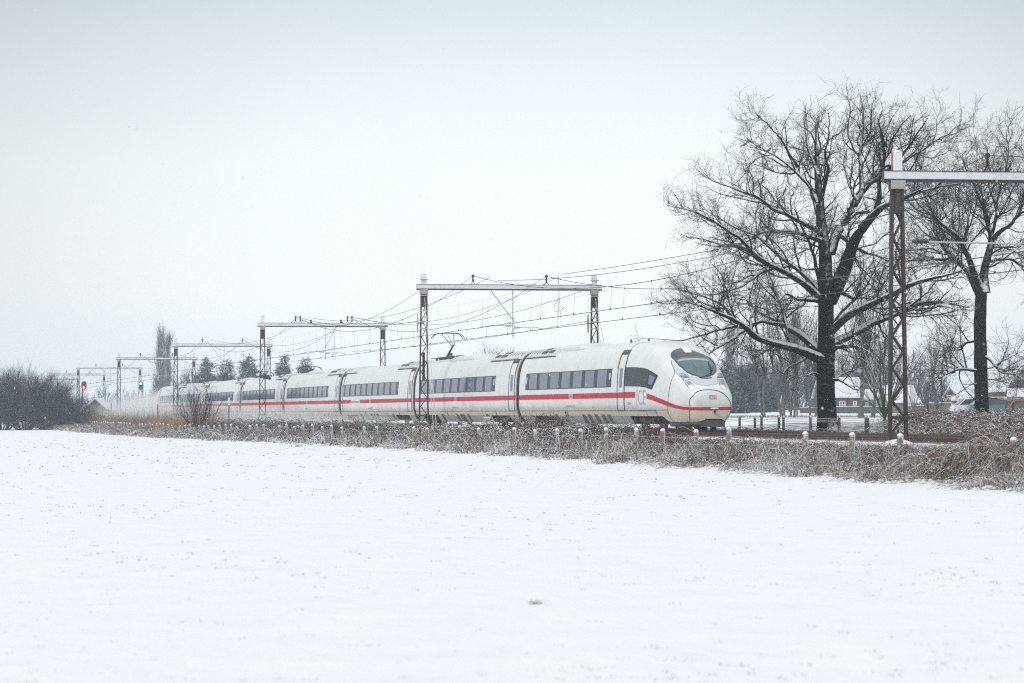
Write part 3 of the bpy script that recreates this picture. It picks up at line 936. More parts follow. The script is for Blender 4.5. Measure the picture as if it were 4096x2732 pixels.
# dark valance under the nose
mb = MB(); G = []
for q in (0.12, .25, .5, .9, 1.5, 2.1, 2.5):
    w, top, n, zb = sec(q)
    yb = ylow(q, zb, w, zb, True) - 0.03
    G.append([TQ(q + .1, -yb + .1, .20), TQ(q, -yb, .30), TQ(q, -yb, zb + .03), ])
    G[-1] = G[-1]
mb.grid(G)
mb.grid([[TQ(q_[0], q_[1] * s, z) for z in (.2, .30, .47)] for s, q_ in ((-1, (.14, .5)), (-.5, (.07, .5)), (0, (.05, .5)), (.5, (.07, .5)), (1, (.14, .5)))])
mb.grid([[TQ(q, (ylow(q, sec(q)[3], sec(q)[0], sec(q)[3], True) - .03) * 1, z) for z in (.2, .3, sec(q)[3] + .03)] for q in (0.12, .25, .5, .9, 1.5, 2.1, 2.5)])
mb.grid([[TQ(q, y, .21) for y in (-.7, 0, .7)] for q in (.2, 1, 2.5)])
mb.build("front_valance", M["valance"], C0)
mb = MB()
for q, y in ((.9, -.75), (1.6, -.75), (2.0, .3), (1.2, .4)):
    mb.box(TQ(q, y, .14), (.12, .08, .09))
mb.build("track_magnet", M["under"], C0)
# ================================================================== GROUND
PD = [-900, 0, 20.5, 22.6, 23.6, 24.5, 26.5, 28.6, 29.4, 30.2, 31, 37.6, 38.6, 39.6, 41, 43, 46]
PZ = [-.88, -.88, -.88, -.87, -.80, -.74, -.62, -.50, -.38, -.20, -.17, -.17, -.22, -.40, -.46, -.38, -.20]
def ground_z(X, Y, lumps=True):
    X = np.asarray(X, float); Y = np.asarray(Y, float)
    t = -X * SN + Y * CS; d = X * CS + Y * SN
    de = d + np.clip((t - 150) / 200, 0, 1) * 4.2 * sstep(12, 17, d) * (1 - sstep(22, 28, d))   # the verge widens further along
    z = np.interp(de, PD, PZ)
    dr = 0.47 * sstep(80, 235, Y)
    z = z - dr * (1 - sstep(25, 29.6, d))
    r = X / np.maximum(Y, 1)
    rise = 0.10 + 0.0037 * (np.clip(Y, 60, 420) - 120)
    rr = sstep(-0.02, 0.05, r)
    bgz = -.2 * (1 - rr) + rise * rr
    z = z + (bgz + .2) * sstep(42, 52, d)
    z = z + .30 * sstep(.152, .172, r) * (1 - sstep(135, 160, Y)) * sstep(40.3, 44.5, d) * (1 - .6 * sstep(52, 60, d))
    if lumps:
        edge = np.exp(-((de - 22.9) / 0.9) ** 2)
        z = z + edge * 0.05 * (np.sin(t * 1.9 + 1.3 * np.sin(t * .7)) + np.sin(t * 3.7 + 2) * .6)
        near = 1 - sstep(21.5, 23, d)
        z = z + near * 0.012 * (np.sin(X * .9 + Y * .37) + np.sin(X * .31 - Y * .83 + 1.0))
    return z
def gz(t, d):
    p = TD(t, d)
    return float(ground_z(p.x, p.y))
ts = np.concatenate([np.arange(-40, 30, 2.5), np.arange(30, 150, 0.6), np.arange(150, 420, 3), np.geomspace(420, 4000, 30)])
ds = np.concatenate([-np.geomspace(1500, 20, 14), np.arange(-15, 20.5, 2.5), np.arange(20.5, 31.5, .35), np.arange(31.5, 38, 1.2), np.arange(38, 56, .7), np.geomspace(57, 1700, 30)])
TT, DD = np.meshgrid(ts, ds, indexing="ij")
XX, YY = -TT * SN + DD * CS, TT * CS + DD * SN
ZZ = ground_z(XX, YY)
V = np.stack([XX, YY, ZZ], -1).reshape(-1, 3)
ni, nj = TT.shape
ii, jj = np.meshgrid(np.arange(ni - 1), np.arange(nj - 1), indexing="ij")
a = (ii * nj + jj).ravel()
F = np.stack([a, a + nj, a + nj + 1, a + 1], -1)
g = mesh_obj("snow_field", V, F, M["snow"], smooth=True)
tag(g, kind="structure")

# dark littered soil under the verge plants
def soil(t0, t1, da, db, n, step, zoff=.035):
    G = []
    for t in np.arange(t0, t1, step):
        a_, b_ = da(t), db(t)
        dd = [a_ + (b_ - a_) * j / n for j in range(n + 1)]
        G.append([TD(t, d_, gz(t, d_) + (zoff if 0 < j < n else -.05)) for j, d_ in enumerate(dd)])
    mb = MB(); mb.grid(G); return mb
eg = lambda t: 22.9 - min(max((t - 150) / 200, 0), 1) * 4.2 + .35 * math.sin(t * .9) + .25 * math.sin(t * 2.3 + 1)
tag(soil(38, 350, lambda t: eg(t), lambda t: 29.7, 14, 1.0).build("verge_soil", M["soil"], smooth=True), kind="structure")
tag(soil(38, 132, lambda t: 38.7, lambda t: min(56.0, max(41.2, (.160 * CS * t + SN * t) / (CS - .160 * SN) * 1.0)) if t > 60 else 56.0, 18, 1.5).build("verge_soil", M["soil"], smooth=True), kind="structure")
# ballast bed and the two tracks
mb = MB(); G = []
for t in np.concatenate([np.arange(-30, 180, 2.0), np.arange(180, 900, 12)]):
    w = .06 * math.sin(t * 1.7) + .05 * math.sin(t * .61)
    G.append([TD(t, 29.7 + w, -.45), TD(t, 30.35 + w, -.24), TD(t, 31.1, -.165), TD(t, DC1 + .9, -.16), TD(t, 34.3, -.19), TD(t, DC2 - .9, -.16), TD(t, DC2 + 1.2, -.165), TD(t, 38.2 - w, -.24), TD(t, 38.9 - w, -.45)])
mb.grid(G)
tag(mb.build("ballast_bed", M["ballast"]), kind="structure")
Ts = np.concatenate([np.arange(-30, 160, 6.0), np.arange(160, 900, 25)])
for dc, lab in ((DC1, "near"), (DC2, "far")):
    root = empty("railway_track", TD(60, dc, -.2)); tag(root, kind="structure")
    for s in (-.7175, .7175):
        mb = MB(); G = []
        for t in Ts:
            G.append([TD(t, dc + s + y, z) for y, z in ((-.075, -.17), (-.075, -.155), (-.012, -.14), (-.012, -.04), (-.036, -.035), (-.036, -.004), (.036, -.004), (.036, -.035), (.012, -.04), (.012, -.14), (.075, -.155), (.075, -.17))])
        mb.grid(G)
        r = mb.build("rail", M["rail"], root)
        mb = MB(); mb.grid([[TD(t, dc + s - .030, 0), TD(t, dc + s + .030, 0)] for t in Ts])
        mb.build("rail_head", M["railtop"], r)
    mb = MB()
    for t in np.arange(28, 190, .6):
        p = TD(t, dc, -.175)
        mb.box(p, (.12, 1.28, .03), (TD(1, 0), TD(0, 1), Vector((0, 0, 1))))
    tag(mb.build("sleeper", M["sleeper"], root), kind="stuff")

# ================================================================== CATENARY PORTALS
PT = [67.8, 134.4, 195.5, 256.6, 321.4, 391.6, 458.0, 522.0, 584.0, 648.0]
RHO = math.radians(9)
PW = 9.75
X_, Y_, Z_ = Vector((1, 0, 0)), Vector((0, 1, 0)), Vector((0, 0, 1))
def u_of(d): return (d - 29.45) / math.cos(RHO)
def make_portal(kind):
    root = empty("catenary_portal", (0, 0, 0))
    for px in (0.0, PW):
        mb = MB()
        zb, zt = -.35, 6.75
        lw = lambda z: .295 - .115 * (z - zb) / (8.6 - zb)
        for s in (-1, 1):
            p, q = Vector((px + s * (lw(zb) - .04), 0, zb)), Vector((px + s * (lw(7.7) - .04), 0, 7.7))
            mb.bar(p, q, .08, .23, up=(0, 1, 0))
        mb.box((px, 0, 7.25), (.165, .10, .48))
        pole = mb.build("pole", M["pole"], root)
        mb = MB()
        mb.box((px, 0, 8.13), (.14, .13, .50)); mb.lathe((px, 0, 8.62), (px, 0, 8.70), [(0, .15), (.6, .13), (1, .06)], 10)
        mb.build("pole_top", M["poletop"], pole)
        mb = MB(); z = .15; s = 1
        while z < 6.7:
            z2 = z + .49
            mb.bar((px - s * (lw(z) - .09), -.07, z), (px + s * (lw(z2) - .09), -.07, z2), .045, .075, up=(0, 1, 0))
            mb.bar((px - s * (lw(z) - .09), .09, z), (px + s * (lw(z2) - .09), .09, z2), .03, .04, up=(0, 1, 0))
            z, s = z2, -s
        mb.box((px, -.14, .62), (.34, .02, .05)); mb.box((px, -.14, .08), (.22, .03, .10))
        mb.build("lattice", M["pole"], pole)
        mb = MB()
        mb.box((px, .17, 7.64), (.22, .03, .13)); mb.build("bracket", M["bracket"], pole)
        if kind == "anchor":
            for z_ in (7.42, 6.55, 5.95, 6.2, 5.55, 8.32):
                mb = MB(); mb.box((px, -.18, z_), (.235, .03, .032)); mb.build("bracket", M["bracket"], pole)
        mb = MB()
        mb.box((px, -.17, 7.64), (.22, .03, .13))
        for a_ in (-.15, .15):
            for z_ in (7.57, 7.71): mb.tube([(px + a_, -.20, z_), (px + a_, -.225, z_)], .022, 6)
        mb.build("bracket", M["bracket"], pole)
        mb = MB(); mb.box((px, 0, -.55), (.62, .5, .34)); f = mb.build("footing", M["concrete"], root)
        mb = MB(); mb.lathe((px - .02, -.05, -.23), (px - .02, -.05, .0), [(0, .55), (.35, .48), (.7, .3), (1, .1)], 12)
        mb.build("snow_heap", M["snowcap"], f, smooth=True)
    mb = MB(); mb.box((PW / 2, 0, 7.90), (PW / 2 + .42, .16, .16))
    beam = mb.build("crossbeam", M["beam"], root)
    mb = MB()
    mb.box((PW / 2, -.171, 7.775), (PW / 2 + .42, .008, .036)); mb.box((PW / 2, -.168, 8.05), (PW / 2 + .42, .006, .012))
    mb.build("beam_flange", M["pole"], beam)
    us = [u_of(DC1), u_of(DC2)]
    if kind == "overlap": us = [us[0] - .12, us[0] + .25, us[1] - .12, us[1] + .25]
    for u in us:
        mb = MB()
        for s in (-.13, .13): mb.bar((u + s, -.05, 8.06), (u, -.05, 8.24), .03, .03)
        mb.lathe((u, -.05, 8.18), (u, -.05, 8.48), [(0, .03), (.1, .07), (.2, .03), (.35, .08), (.45, .03), (.6, .08), (.7, .03), (.85, .06), (1, .03)], 8)
        mb.lathe((u, -.11, 8.55), (u, .01, 8.55), [(0, .02), (.02, .085), (1, .085), (1.02, .02)], 10)
        mb.build("insulator", M["insul"], root)
    if kind == "overlap":
        for u in (3.9, 6.35):
            mb = MB()
            for s in (-.05, .05): mb.lathe((u + s, -.1, 8.06), (u + s, -.1, 8.34), [(0, .02), (.2, .06), (.4, .03), (.7, .07), (1, .02)], 8)
            mb.bar((u - .1, -.1, 8.06), (u + .1, -.1, 8.06), .1, .05)
            mb.build("switch_insulator", M["insul"], root)
    # hanger between the tracks and its steady arms
    um = u_of(34.45)
    mb = MB()
    mb.bar((um, -.05, 7.74), (um, -.05, 5.1), .055, .055, up=(0, 1, 0))
    mb.bar((um + .07, -.05, 6.2), (um + .07, -.05, 5.0), .04, .04, up=(0, 1, 0))
    mb.bar((um + (-1.25 if kind != "overlap" else .85), -.05, 7.72), (um, -.05, 6.05), .05, .05, up=(0, 1, 0))
    hg = mb.build("hanger", M["galv"], root)
    mb = MB()
    for u0, sgn in ((um, -1), (um, 1)):
        ut = us[0 if sgn < 0 else -1] + sgn * -.45
        z0 = 5.72 if sgn < 0 else 5.62
        mb.lathe((u0 + sgn * .06, -.05, z0), (u0 + sgn * .42, -.05, z0), [(0, .03), (.2, .075), (.35, .04), (.5, .08), (.65, .04), (.8, .075), (1, .03)], 8)
        mb.tube([(u0 + sgn * .4, -.05, z0), (u0 + sgn * 1.2, -.05, z0 + .03), (u_of(DC1 if sgn < 0 else DC2) + sgn * -.25, -.05, 5.56)], .022, 6)
    mb.build("steady_arm", M["galv"], hg)
    if kind == "anchor":
        for px, s in ((0, -1), (PW, -1)):
            mb = MB()
            c = Vector((px - .36, 0, 5.85))
            ring = [c + Vector((0, math.cos(a_) * .35, math.sin(a_) * .52)) for a_ in np.linspace(0, 2 * math.pi, 17)]
            mb.tube(ring, .025, 6)
            for a_ in (0, 1.05, 2.1): mb.tube([c + Vector((0, math.cos(a_) * .35, math.sin(a_) * .52)), c - Vector((0, math.cos(a_) * .35, math.sin(a_) * .52))], .015, 4)
            mb.bar(c + Vector((0, 0, 0)), (px, 0, 5.85), .06, .06)
            mb.build("tension_wheel", M["bracket"], root)
            mb = MB(); mb.lathe((px + .0, .22, 2.6), (px, .22, 4.2), [(0, .06), (.02, .075), (.98, .075), (1, .06)], 10)
            mb.build("tension_weight", M["under"], root)
            mb = MB()
            for z1, s2 in ((7.3, .02), (6.5, -.02)):
                mb.tube([(px + s2, -.2, z1), (px + s2 * 4, -10.4, -.2)], .017, 5)
                m_ = Vector((px, -6.9 if s2 > 0 else -6.2, 0)); z_m = -.2 + (z1 + .2) * (1 - (abs(m_.y) - .2) / 10.2)
                mb.lathe((px + s2, m_.y, z_m), (px + s2, m_.y - .55, z_m - .4), [(0, .02), (.2, .05), (.8, .05), (1, .02)], 6)
            mb.build("stay_rod", M["galv"], root)
    if kind == "first":
        mb = MB()
        mb.lathe((.42, -.1, 5.92), (.95, -.1, 5.92), [(0, .03), (.15, .05), (.3, .09), (.45, .05), (.55, .10), (.7, .05), (.8, .06), (1, .03)], 8)
        mb.build("steady_insulator", M["insul"], root)
        mb = MB(); mb.tube([(.2, -.1, 5.92), (.45, -.1, 5.92)], .03, 6); mb.tube([(.95, -.1, 5.92), (4.4 - .9, -.1, 5.88), (4.9 - .4, -.1, 5.72)], .026, 6)
        mb.build("steady_arm", M["galv"], root)
    if kind == "signalbox":
        mb = MB(); mb.box((.38, -.15, 3.35), (.25, .1, .14)); mb.lathe((.62, -.3, 3.35), (.62, -.1, 3.35), [(0, .13), (1, .1)], 10)
        mb.build("lamp_box", M["seal"], root)
    return root
plabels = ["nearest steel lattice portal with lichen and snow, standing in front of the two oaks",
           "steel lattice portal with stay rods and tension wheels, in front of the second carriage",
           "steel lattice portal with four insulators on its beam, behind the raised pantograph",
           "steel lattice portal right of the bare shrub and left of the four insulator portal",
           "portal whose beam ends in front of the poplars and the green signal",
           "distant portal next to the red signal", "distant portal just left of the red signal", "faint portal whose beam starts behind the left bushes",
           "very faint low portal over the left bushes", "faintest farthest portal low behind the left bushes"]
plabels[3] = "steel lattice portal whose left pole stands just left of the bare trackside shrub"
base = {}
rotz = THETA - RHO
for i, t in enumerate(PT):
    kd = {0: "first", 1: "anchor", 2: "overlap"}.get(i, "plain")
    if kd == "plain" and "plain" in base:
        r = copy_tree(base["plain"])
    else:
        r = make_portal(kd); base[kd] = r
    r.location = TD(t, 29.45); r.rotation_euler = (0, 0, rotz)
    tag(r, plabels[i], "catenary portal", "overhead line portals along the railway")
# block box on the pole of the overlap portal
p = TD(PT[2], 29.45)
mb = MB(); ax = (Vector((math.cos(rotz), math.sin(rotz), 0)), Vector((-math.sin(rotz), math.cos(rotz), 0)), Z_)
o = p + ax[0] * .28 - ax[1] * .2
mb.box(o + Z_ * 3.6, (.22, .10, .12), ax); mb.lathe(o + Z_ * 3.55 + ax[0] * .3 - ax[1] * .1, o + Z_ * 3.55 + ax[0] * .3 + ax[1] * .1, [(0, .13), (1, .1)], 10)
mb.box(o + Z_ * 3.6 - ax[0] * .3, (.2, .04, .04), ax)
tag(mb.build("lamp_box", M["seal"]), "small dark lamp box fixed to the pole beside the third portal's left leg", "lamp box")
# anchor blocks of the stays
for d, lab in ((29.5, "snow covered anchor mound at the foot of the near stay rods"), (39.2, None)):
    if lab is None: continue
    t = PT[1] - 10.4
    bm = bmesh.new(); bmesh.ops.create_icosphere(bm, subdivisions=3, radius=1)
    rg = random.Random(3)
    for v in bm.verts:
        n_ = .12 * math.sin(v.co.x * 5 + 1) + .1 * math.sin(v.co.y * 6) + .08 * math.sin(v.co.z * 9)
        v.co = Vector((v.co.x * (.62 + n_ * .4), v.co.y * .55, v.co.z * (.42 + n_ * .3)))
    V = [tuple(v.co + TD(t - .2, d - .1, -.30)) for v in bm.verts]; F = [tuple(v.index for v in f.verts) for f in bm.faces]; bm.free()
    tag(mesh_obj("anchor_mound", V, F, M["snow"], smooth=True), lab, "anchor block")

# ================================================================== OVERHEAD WIRES
def at_portal(t, d):   # the portals stand a little askew
    return t - (d - 29.45) * math.tan(RHO)
def sag(a, b, f, s):
    p = a.lerp(b, f); p.z -= 4 * s * f * (1 - f); return p
allT = [3.0] + PT
for dc, lab in ((DC1, "overhead contact line above the near track and the train roof"), (DC2, "overhead contact line above the far track")):
    root = empty("overhead_line", TD(60, dc, 5.5), lab, "overhead line", "overhead lines above the tracks")
    mes, con, dro_far, aux = MB(), MB(), MB(), MB()
    for i in range(len(allT) - 1):
        t0, t1 = at_portal(allT[i], dc), at_portal(allT[i + 1], dc)
        st = .2 if i % 2 else -.2
        A, B_ = TD(t0, dc, 8.56), TD(t1, dc, 8.56)
        c0, c1_ = TD(t0, dc + st, 5.52), TD(t1, dc - st, 5.52)
        P = [sag(A, B_, f, 2.05) for f in np.linspace(0, 1, 21)]
        mes.tube(P, .015, 4, cap=False)
        for o_ in (-.03, .03): con.tube([c0 + Vector((o_, 0, 0)), c1_ + Vector((o_, 0, 0))], .012, 4, cap=False)
        # auxiliary Y wire and droppers
        if i < 7:
            n = 11
            for k in range(n):
                f = (k + .5) / n
                q = sag(A, B_, f, 2.05); w = c0.lerp(c1_, f)
                if i < 5: dro, clip = MB(), None
                else: dro, clip = dro_far, dro_far
                if i < 5: clip = dro
                if k in (0, 1, n - 2, n - 1):
                    q2 = Vector((q.x, q.y, 7.15)) if q.z > 7.15 else q
                    dro.tube([w, Vector((w.x, w.y, min(q.z, 7.0 if k in (0, n - 1) else 6.95)))], .005, 3, cap=False)
                else:
                    dro.tube([w, q], .005, 3, cap=False)
                clip.box(w + Vector((0, 0, .03)), (.035, .035, .035)); clip.box(q, (.03, .03, .03))
                if i < 5: dro.build("dropper", M["wire"], root)
            dro = aux
            pa = sag(A, B_, 2.4 / n, 2.05); pb = sag(A, B_, 1 - 2.4 / n, 2.05)
            dro.tube([A.lerp(A, 0) + Vector((0, 0, -1.5)) + (B_ - A) * .03, pa], .005, 3); dro.tube([B_ + Vector((0, 0, -1.5)) - (B_ - A) * .03, pb], .005, 3)
            if i: dro.tube([A + Vector((0, 0, -1.5)) - (B_ - A) * .03, A + Vector((0, 0, -1.5)) + (B_ - A) * .03], .005, 3)
    mes.build("messenger_wire", M["wire"], root); con.build("contact_wire", M["wire"], root)
    tag(dro_far.build("far_droppers", M["wire"], root), kind="stuff"); aux.build("auxiliary_wire", M["wire"], root)
def long_wire(lab, pts, r=.014, sg=.5):
    mb = MB()
    for a, b in zip(pts[:-1], pts[1:]):
        mb.tube([sag(a, b, f, sg) for f in np.linspace(0, 1, 15)], r, 4, cap=False)
    return tag(mb.build("overhead_wire", M["wire"], origin=pts[0]), lab, "overhead wire", "single wires strung along the portals")
long_wire("feeder wire sagging lightly above the far track, highest wire right of the tall portal", [TD(t, 37.6, 8.75) for t in allT[:3]] , .015, .35)
long_wire("feeder wire running over the near insulators of the distant portals", [TD(at_portal(t, 33.2), 33.2, 8.5) for t in allT[2:8]], .013, 1.1)
long_wire("second messenger wire running over the far insulators of the distant portals", [TD(at_portal(t, 37.0), 37.0, 8.5) for t in allT[2:8]], .013, 1.3)
long_wire("tensioned wire from the near wheel of the stayed portal to the four insulator portal", [TD(PT[1], 29.3, 6.0), TD(at_portal(PT[2], 32.4), 32.4, 8.5)], .014, .5)
long_wire("tensioned wire from the near pole top of the stayed portal, running left", [TD(PT[1], 29.2, 7.7), TD(at_portal(PT[2], 32.0), 32.0, 8.55)], .014, 1.3)
long_wire("tensioned wire from the far wheel of the stayed portal to the four insulator portal", [TD(PT[1] - 1.5, 38.7, 6.0), TD(at_portal(PT[2], 36.6), 36.6, 5.75)], .014, .25)
long_wire("tensioned wire from the far pole top of the stayed portal to the four insulator portal", [TD(PT[1] - 1.5, 38.3, 7.7), TD(at_portal(PT[2], 36.7), 36.7, 8.55)], .014, 1.2)
long_wire("messenger wire crossing above the contact line between the nearest and the stayed portal", [TD(at_portal(PT[0], 34.2), 34.2, 8.3), TD(at_portal(PT[1], 33.6), 33.6, 8.3)], .014, .9)
# jumper cables near the stayed and the overlap portals
def jumper(c, lab, h=1.2):
    mb = MB()
    mb.tube([c + Vector((0, 0, h)), c + Vector((.05, 0, 0)), c + Vector((-.25, 0, -.5)), c + Vector((-.15, 0, -.85)), c + Vector((.2, 0, -.7)), c + Vector((.32, 0, -.55))], .014, 5)
    mb.tube([c + Vector((.05, 0, .1)), c + Vector((-.02, 0, -1.2))], .010, 4); mb.tube([c + Vector((.05, 0, .1)), c + Vector((.14, 0, -1.2))], .010, 4)
    tag(mb.build("jumper_cable", M["wire"], origin=c), lab, "jumper cable")
jumper(PX(2233, 1190, 140), "dark jumper cable loop hanging below the stayed portal's beam", 1.3)
jumper(PX(1335, 1380, 196), "dark jumper cable loop hanging below the four insulator portal", 1.4)

# ================================================================== SIGNALS AND SIGN POSTS
M["sigback"] = mat("signal_plate", (0.045, 0.055, 0.065), 0.5)
M["redlamp"] = mat("red_signal_lamp", (1, .05, .03), .3, emit=2.6, emit_col=(1.0, .045, .03))
M["greenlamp"] = mat("green_signal_lamp", (.05, 1, .5), .3, emit=2.2, emit_col=(0.03, 0.95, 0.42))
M["lampwhite"] = mat("signal_lamp_core", (1, 1, .9), .3, emit=3, emit_col=(1, .85, .7))
def signal(x, ytop, ybot, Z, ylamp, lm, lab, xm):
    s = FPX / Z
    c = PX(x, (ytop + ybot) / 2, Z)
    b = PX(xm, 1600, Z)
    base_z = -.5
    root = empty("railway_signal", (b.x, b.y, base_z), lab, "railway signal", "light signals beside the railway")
    mb = MB(); mb.tube([(b.x, b.y, base_z), (b.x, b.y, c.z - .3)], [.10, .09], 8); mb.bar((b.x, b.y, c.z - .95), (c.x, c.y, c.z - .95), .12, .12)
    mb.box((b.x, b.y, c.z - 2.2), (.16, .1, .5))
    mb.build("mast", M["pole"], root)
    h = (ybot - ytop) / s / 2; r = .38
    prof = [(math.cos(a) * r, (h - r) * (1 if math.sin(a) >= 0 else -1) + math.sin(a) * r) for a in np.linspace(0, 2 * math.pi, 29)[:-1]]
    mb = MB(); n = len(prof)
    V = [(c.x + px, c.y + yy, c.z + pz) for yy in (-.06, .06) for px, pz in prof]
    F = [tuple(range(n)), tuple(range(2 * n - 1, n - 1, -1))] + [(i, i + n, (i + 1) % n + n, (i + 1) % n) for i in range(n)]
    mb.add(V, F); head = mb.build("signal_head", M["sigback"], root)
    l = PX(x, ylamp, Z); cz = l.z
    for k, z_ in enumerate((c.z + .42, c.z, c.z - .42)):
        mb = MB(); mb.lathe((c.x, c.y - .06, z_), (c.x, c.y - .12, z_), [(0, .13), (1, .12)], 14)
        mb.build("lens", M["black"], head)
    mb = MB(); mb.lathe((c.x, c.y - .12, cz), (c.x, c.y - .16, cz), [(0, .22), (.9, .21), (1, .05)], 16)
    mb.build("lit_lens", lm, head)
    mb = MB(); mb.lathe((c.x, c.y - .165, cz), (c.x, c.y - .18, cz), [(0, .10), (1, .06)], 12)
    mb.build("lamp_core", M["lampwhite"], head)
    mb = MB()
    arc = [(math.cos(a) * .17, math.sin(a) * .17) for a in np.linspace(.1, math.pi - .1, 9)]
    mb.grid([[(c.x + x_, c.y + yy, cz + z_) for yy in (-.12, -.34)] for x_, z_ in arc])
    mb.build("lamp_hood", M["sigback"], head)
signal(336, 1524.5, 1559.5, 359, 1550, M["redlamp"], "oval signal showing a red light above the left bushes", 329)
signal(563.8, 1525, 1559.5, 385, 1534.5, M["greenlamp"], "oval signal showing a green light left of the train's tail", 571)
def sign_post(x, ytop, ybox, d, lab, w=.16):
    xp = x + 450
    Z = FPX * d / (xp * CS); p = PX(x, ytop, Z); zb = PX(x, ybox, Z).z
    g0 = float(ground_z(p.x, p.y))
    root = empty("marker_post", (p.x, p.y, g0), lab, "marker post", "slim marker posts beside the railway")
    mb = MB(); mb.tube([(p.x, p.y, g0), (p.x, p.y, zb + .05)], .045, 8); mb.build("stem", M["pole"], root)
    mb = MB(); mb.box((p.x, p.y, (p.z + zb) / 2), (w / 2, .08, (p.z - zb) / 2)); mb.box((p.x, p.y - .085, (p.z + zb) / 2), (w / 2 + .03, .006, (p.z - zb) / 4)); mb.build("marker_plate", M["snowcap"], root)
sign_post(916, 1590, 1621, 27.5, "slim post with a white snow plastered plate right of the trackside shrub", .14)
sign_post(631, 1603, 1618, 27.5, "slim post with a small white plate in front of the train's tail", .12)
sign_post(445, 1609, 1614, 27.5, "thin dark post standing alone in the drifting snow left of the train", .10)
p = PX(1948, 1680, 118)
root = empty("track_cabinet", (p.x, p.y, float(ground_z(p.x, p.y))), "small white trackside box on a short leg beside the brambles", "trackside box")
mb = MB(); mb.box((p.x, p.y, p.z - .02), (.17, .12, .10)); mb.build("box", M["galv"], root)
mb = MB(); mb.box((p.x, p.y, p.z + .12), (.175, .125, .04)); mb.build("snow_cap", M["snowcap"], root)
mb = MB(); mb.tube([(p.x, p.y, root.location.z), (p.x, p.y, p.z - .1)], .03, 6); mb.build("leg", M["pole"], root)

# ================================================================== FENCES
rg = random.Random(11)
def make_post():
    root = empty("fence_post", (0, 0, 0))
    mb = MB()
    h, w, k = .93, .078, .018
    ring = [(-w, -w + k), (-w + k, -w), (w - k, -w), (w, -w + k), (w, w - k), (w - k, w), (-w + k, w), (-w, w - k)]
    V = [(x * f, y * f, z) for z, f in ((-.35, 1.0), (h - .05, .95), (h, .80)) for x, y in ring]
    F = [tuple(range(8))[::-1], tuple(range(16, 24))] + [(a * 8 + i, a * 8 + (i + 1) % 8, (a + 1) * 8 + (i + 1) % 8, (a + 1) * 8 + i) for a in (0, 1) for i in range(8)]
    mb.add(V, F); mb.build("post", M["post"], root)
    mb = MB(); mb.lathe((0, 0, h - .02), (0.005, -.01, h + .075), [(0, .080), (.25, .086), (.55, .074), (.85, .045), (1, .015)], 10)
    mb.build("snow_cap", M["snowcap"], root, smooth=True)
    return root
post0 = make_post()
tlist = [49.9, 56.3, 59.4, 62.7, 69.0, 72.1, 75.5, 78.4]
t = 81.9
while t < 346:
    if rg.random() > .16: tlist.append(t + rg.uniform(-.25, .25))
    t += 3.2
ordn = ["first", "second", "third", "fourth", "fifth", "sixth", "seventh", "eighth", "ninth", "tenth", "eleventh", "twelfth", "thirteenth", "fourteenth", "fifteenth", "sixteenth", "seventeenth", "eighteenth", "nineteenth", "twentieth",
        "twenty-first", "twenty-second", "twenty-third", "twenty-fourth", "twenty-fifth", "twenty-sixth", "twenty-seventh", "twenty-eighth", "twenty-ninth", "thirtieth"]
spec = {0: "snow capped concrete post buried in the dry grass mound at the right edge", 1: "snow capped concrete post standing below the nearest portal's pole",
        2: "snow capped concrete post left of the nearest portal, in the dark brambles", 3: "snow capped concrete post below the foot of the big oak",
        4: "snow capped concrete post just right of the train's nose", 5: "snow capped concrete post directly below the train's nose",
        6: "snow capped concrete post below the train's front wheels, reddish twigs beside it"}
fence_tops = []
for i, t in enumerate(tlist):
    r = post0 if i == 0 else copy_tree(post0)
    d = 24.5 - .0 * t
    z = gz(t, d) + .0
    r.location = TD(t, d, -.74 - .47 * float(sstep(80, 235, TD(t, d).y)) + (.09 if i == 4 else 0) - (rg.uniform(-.04, .14) if i > 8 else 0) - (.03 if i == 0 else 0))
    r.rotation_euler = (math.radians(rg.uniform(-2, 2)), math.radians(rg.uniform(-2, 2)), rotz + math.radians(rg.uniform(-6, 6)) - .25)
    fence_tops.append(r.location.copy())
    if i in spec: lab = spec[i]
    elif i < 30: lab = "snow capped concrete fence post, %s of its row counted from the right" % ordn[i]
    elif t < 250: lab = "small snow capped fence post in the row before the middle and rear carriages"
    else: lab = "tiny snow capped fence post in the dense far row at the left"
    tag(r, lab, "fence post", "concrete posts of the field fence")
mb = MB()
for hh in (.30, .52, .74):
    for a, b in zip(fence_tops[:40], fence_tops[1:41]):
        mb.tube([sag(a + Vector((.0, -.08, hh)), b + Vector((.0, -.08, hh)), f, .03) for f in (0, .25, .5, .75, 1)], .006, 4, cap=False)
tag(mb.build("fence_wire", M["galv"]), "three sagging wires strung between the concrete fence posts", "fence wire")
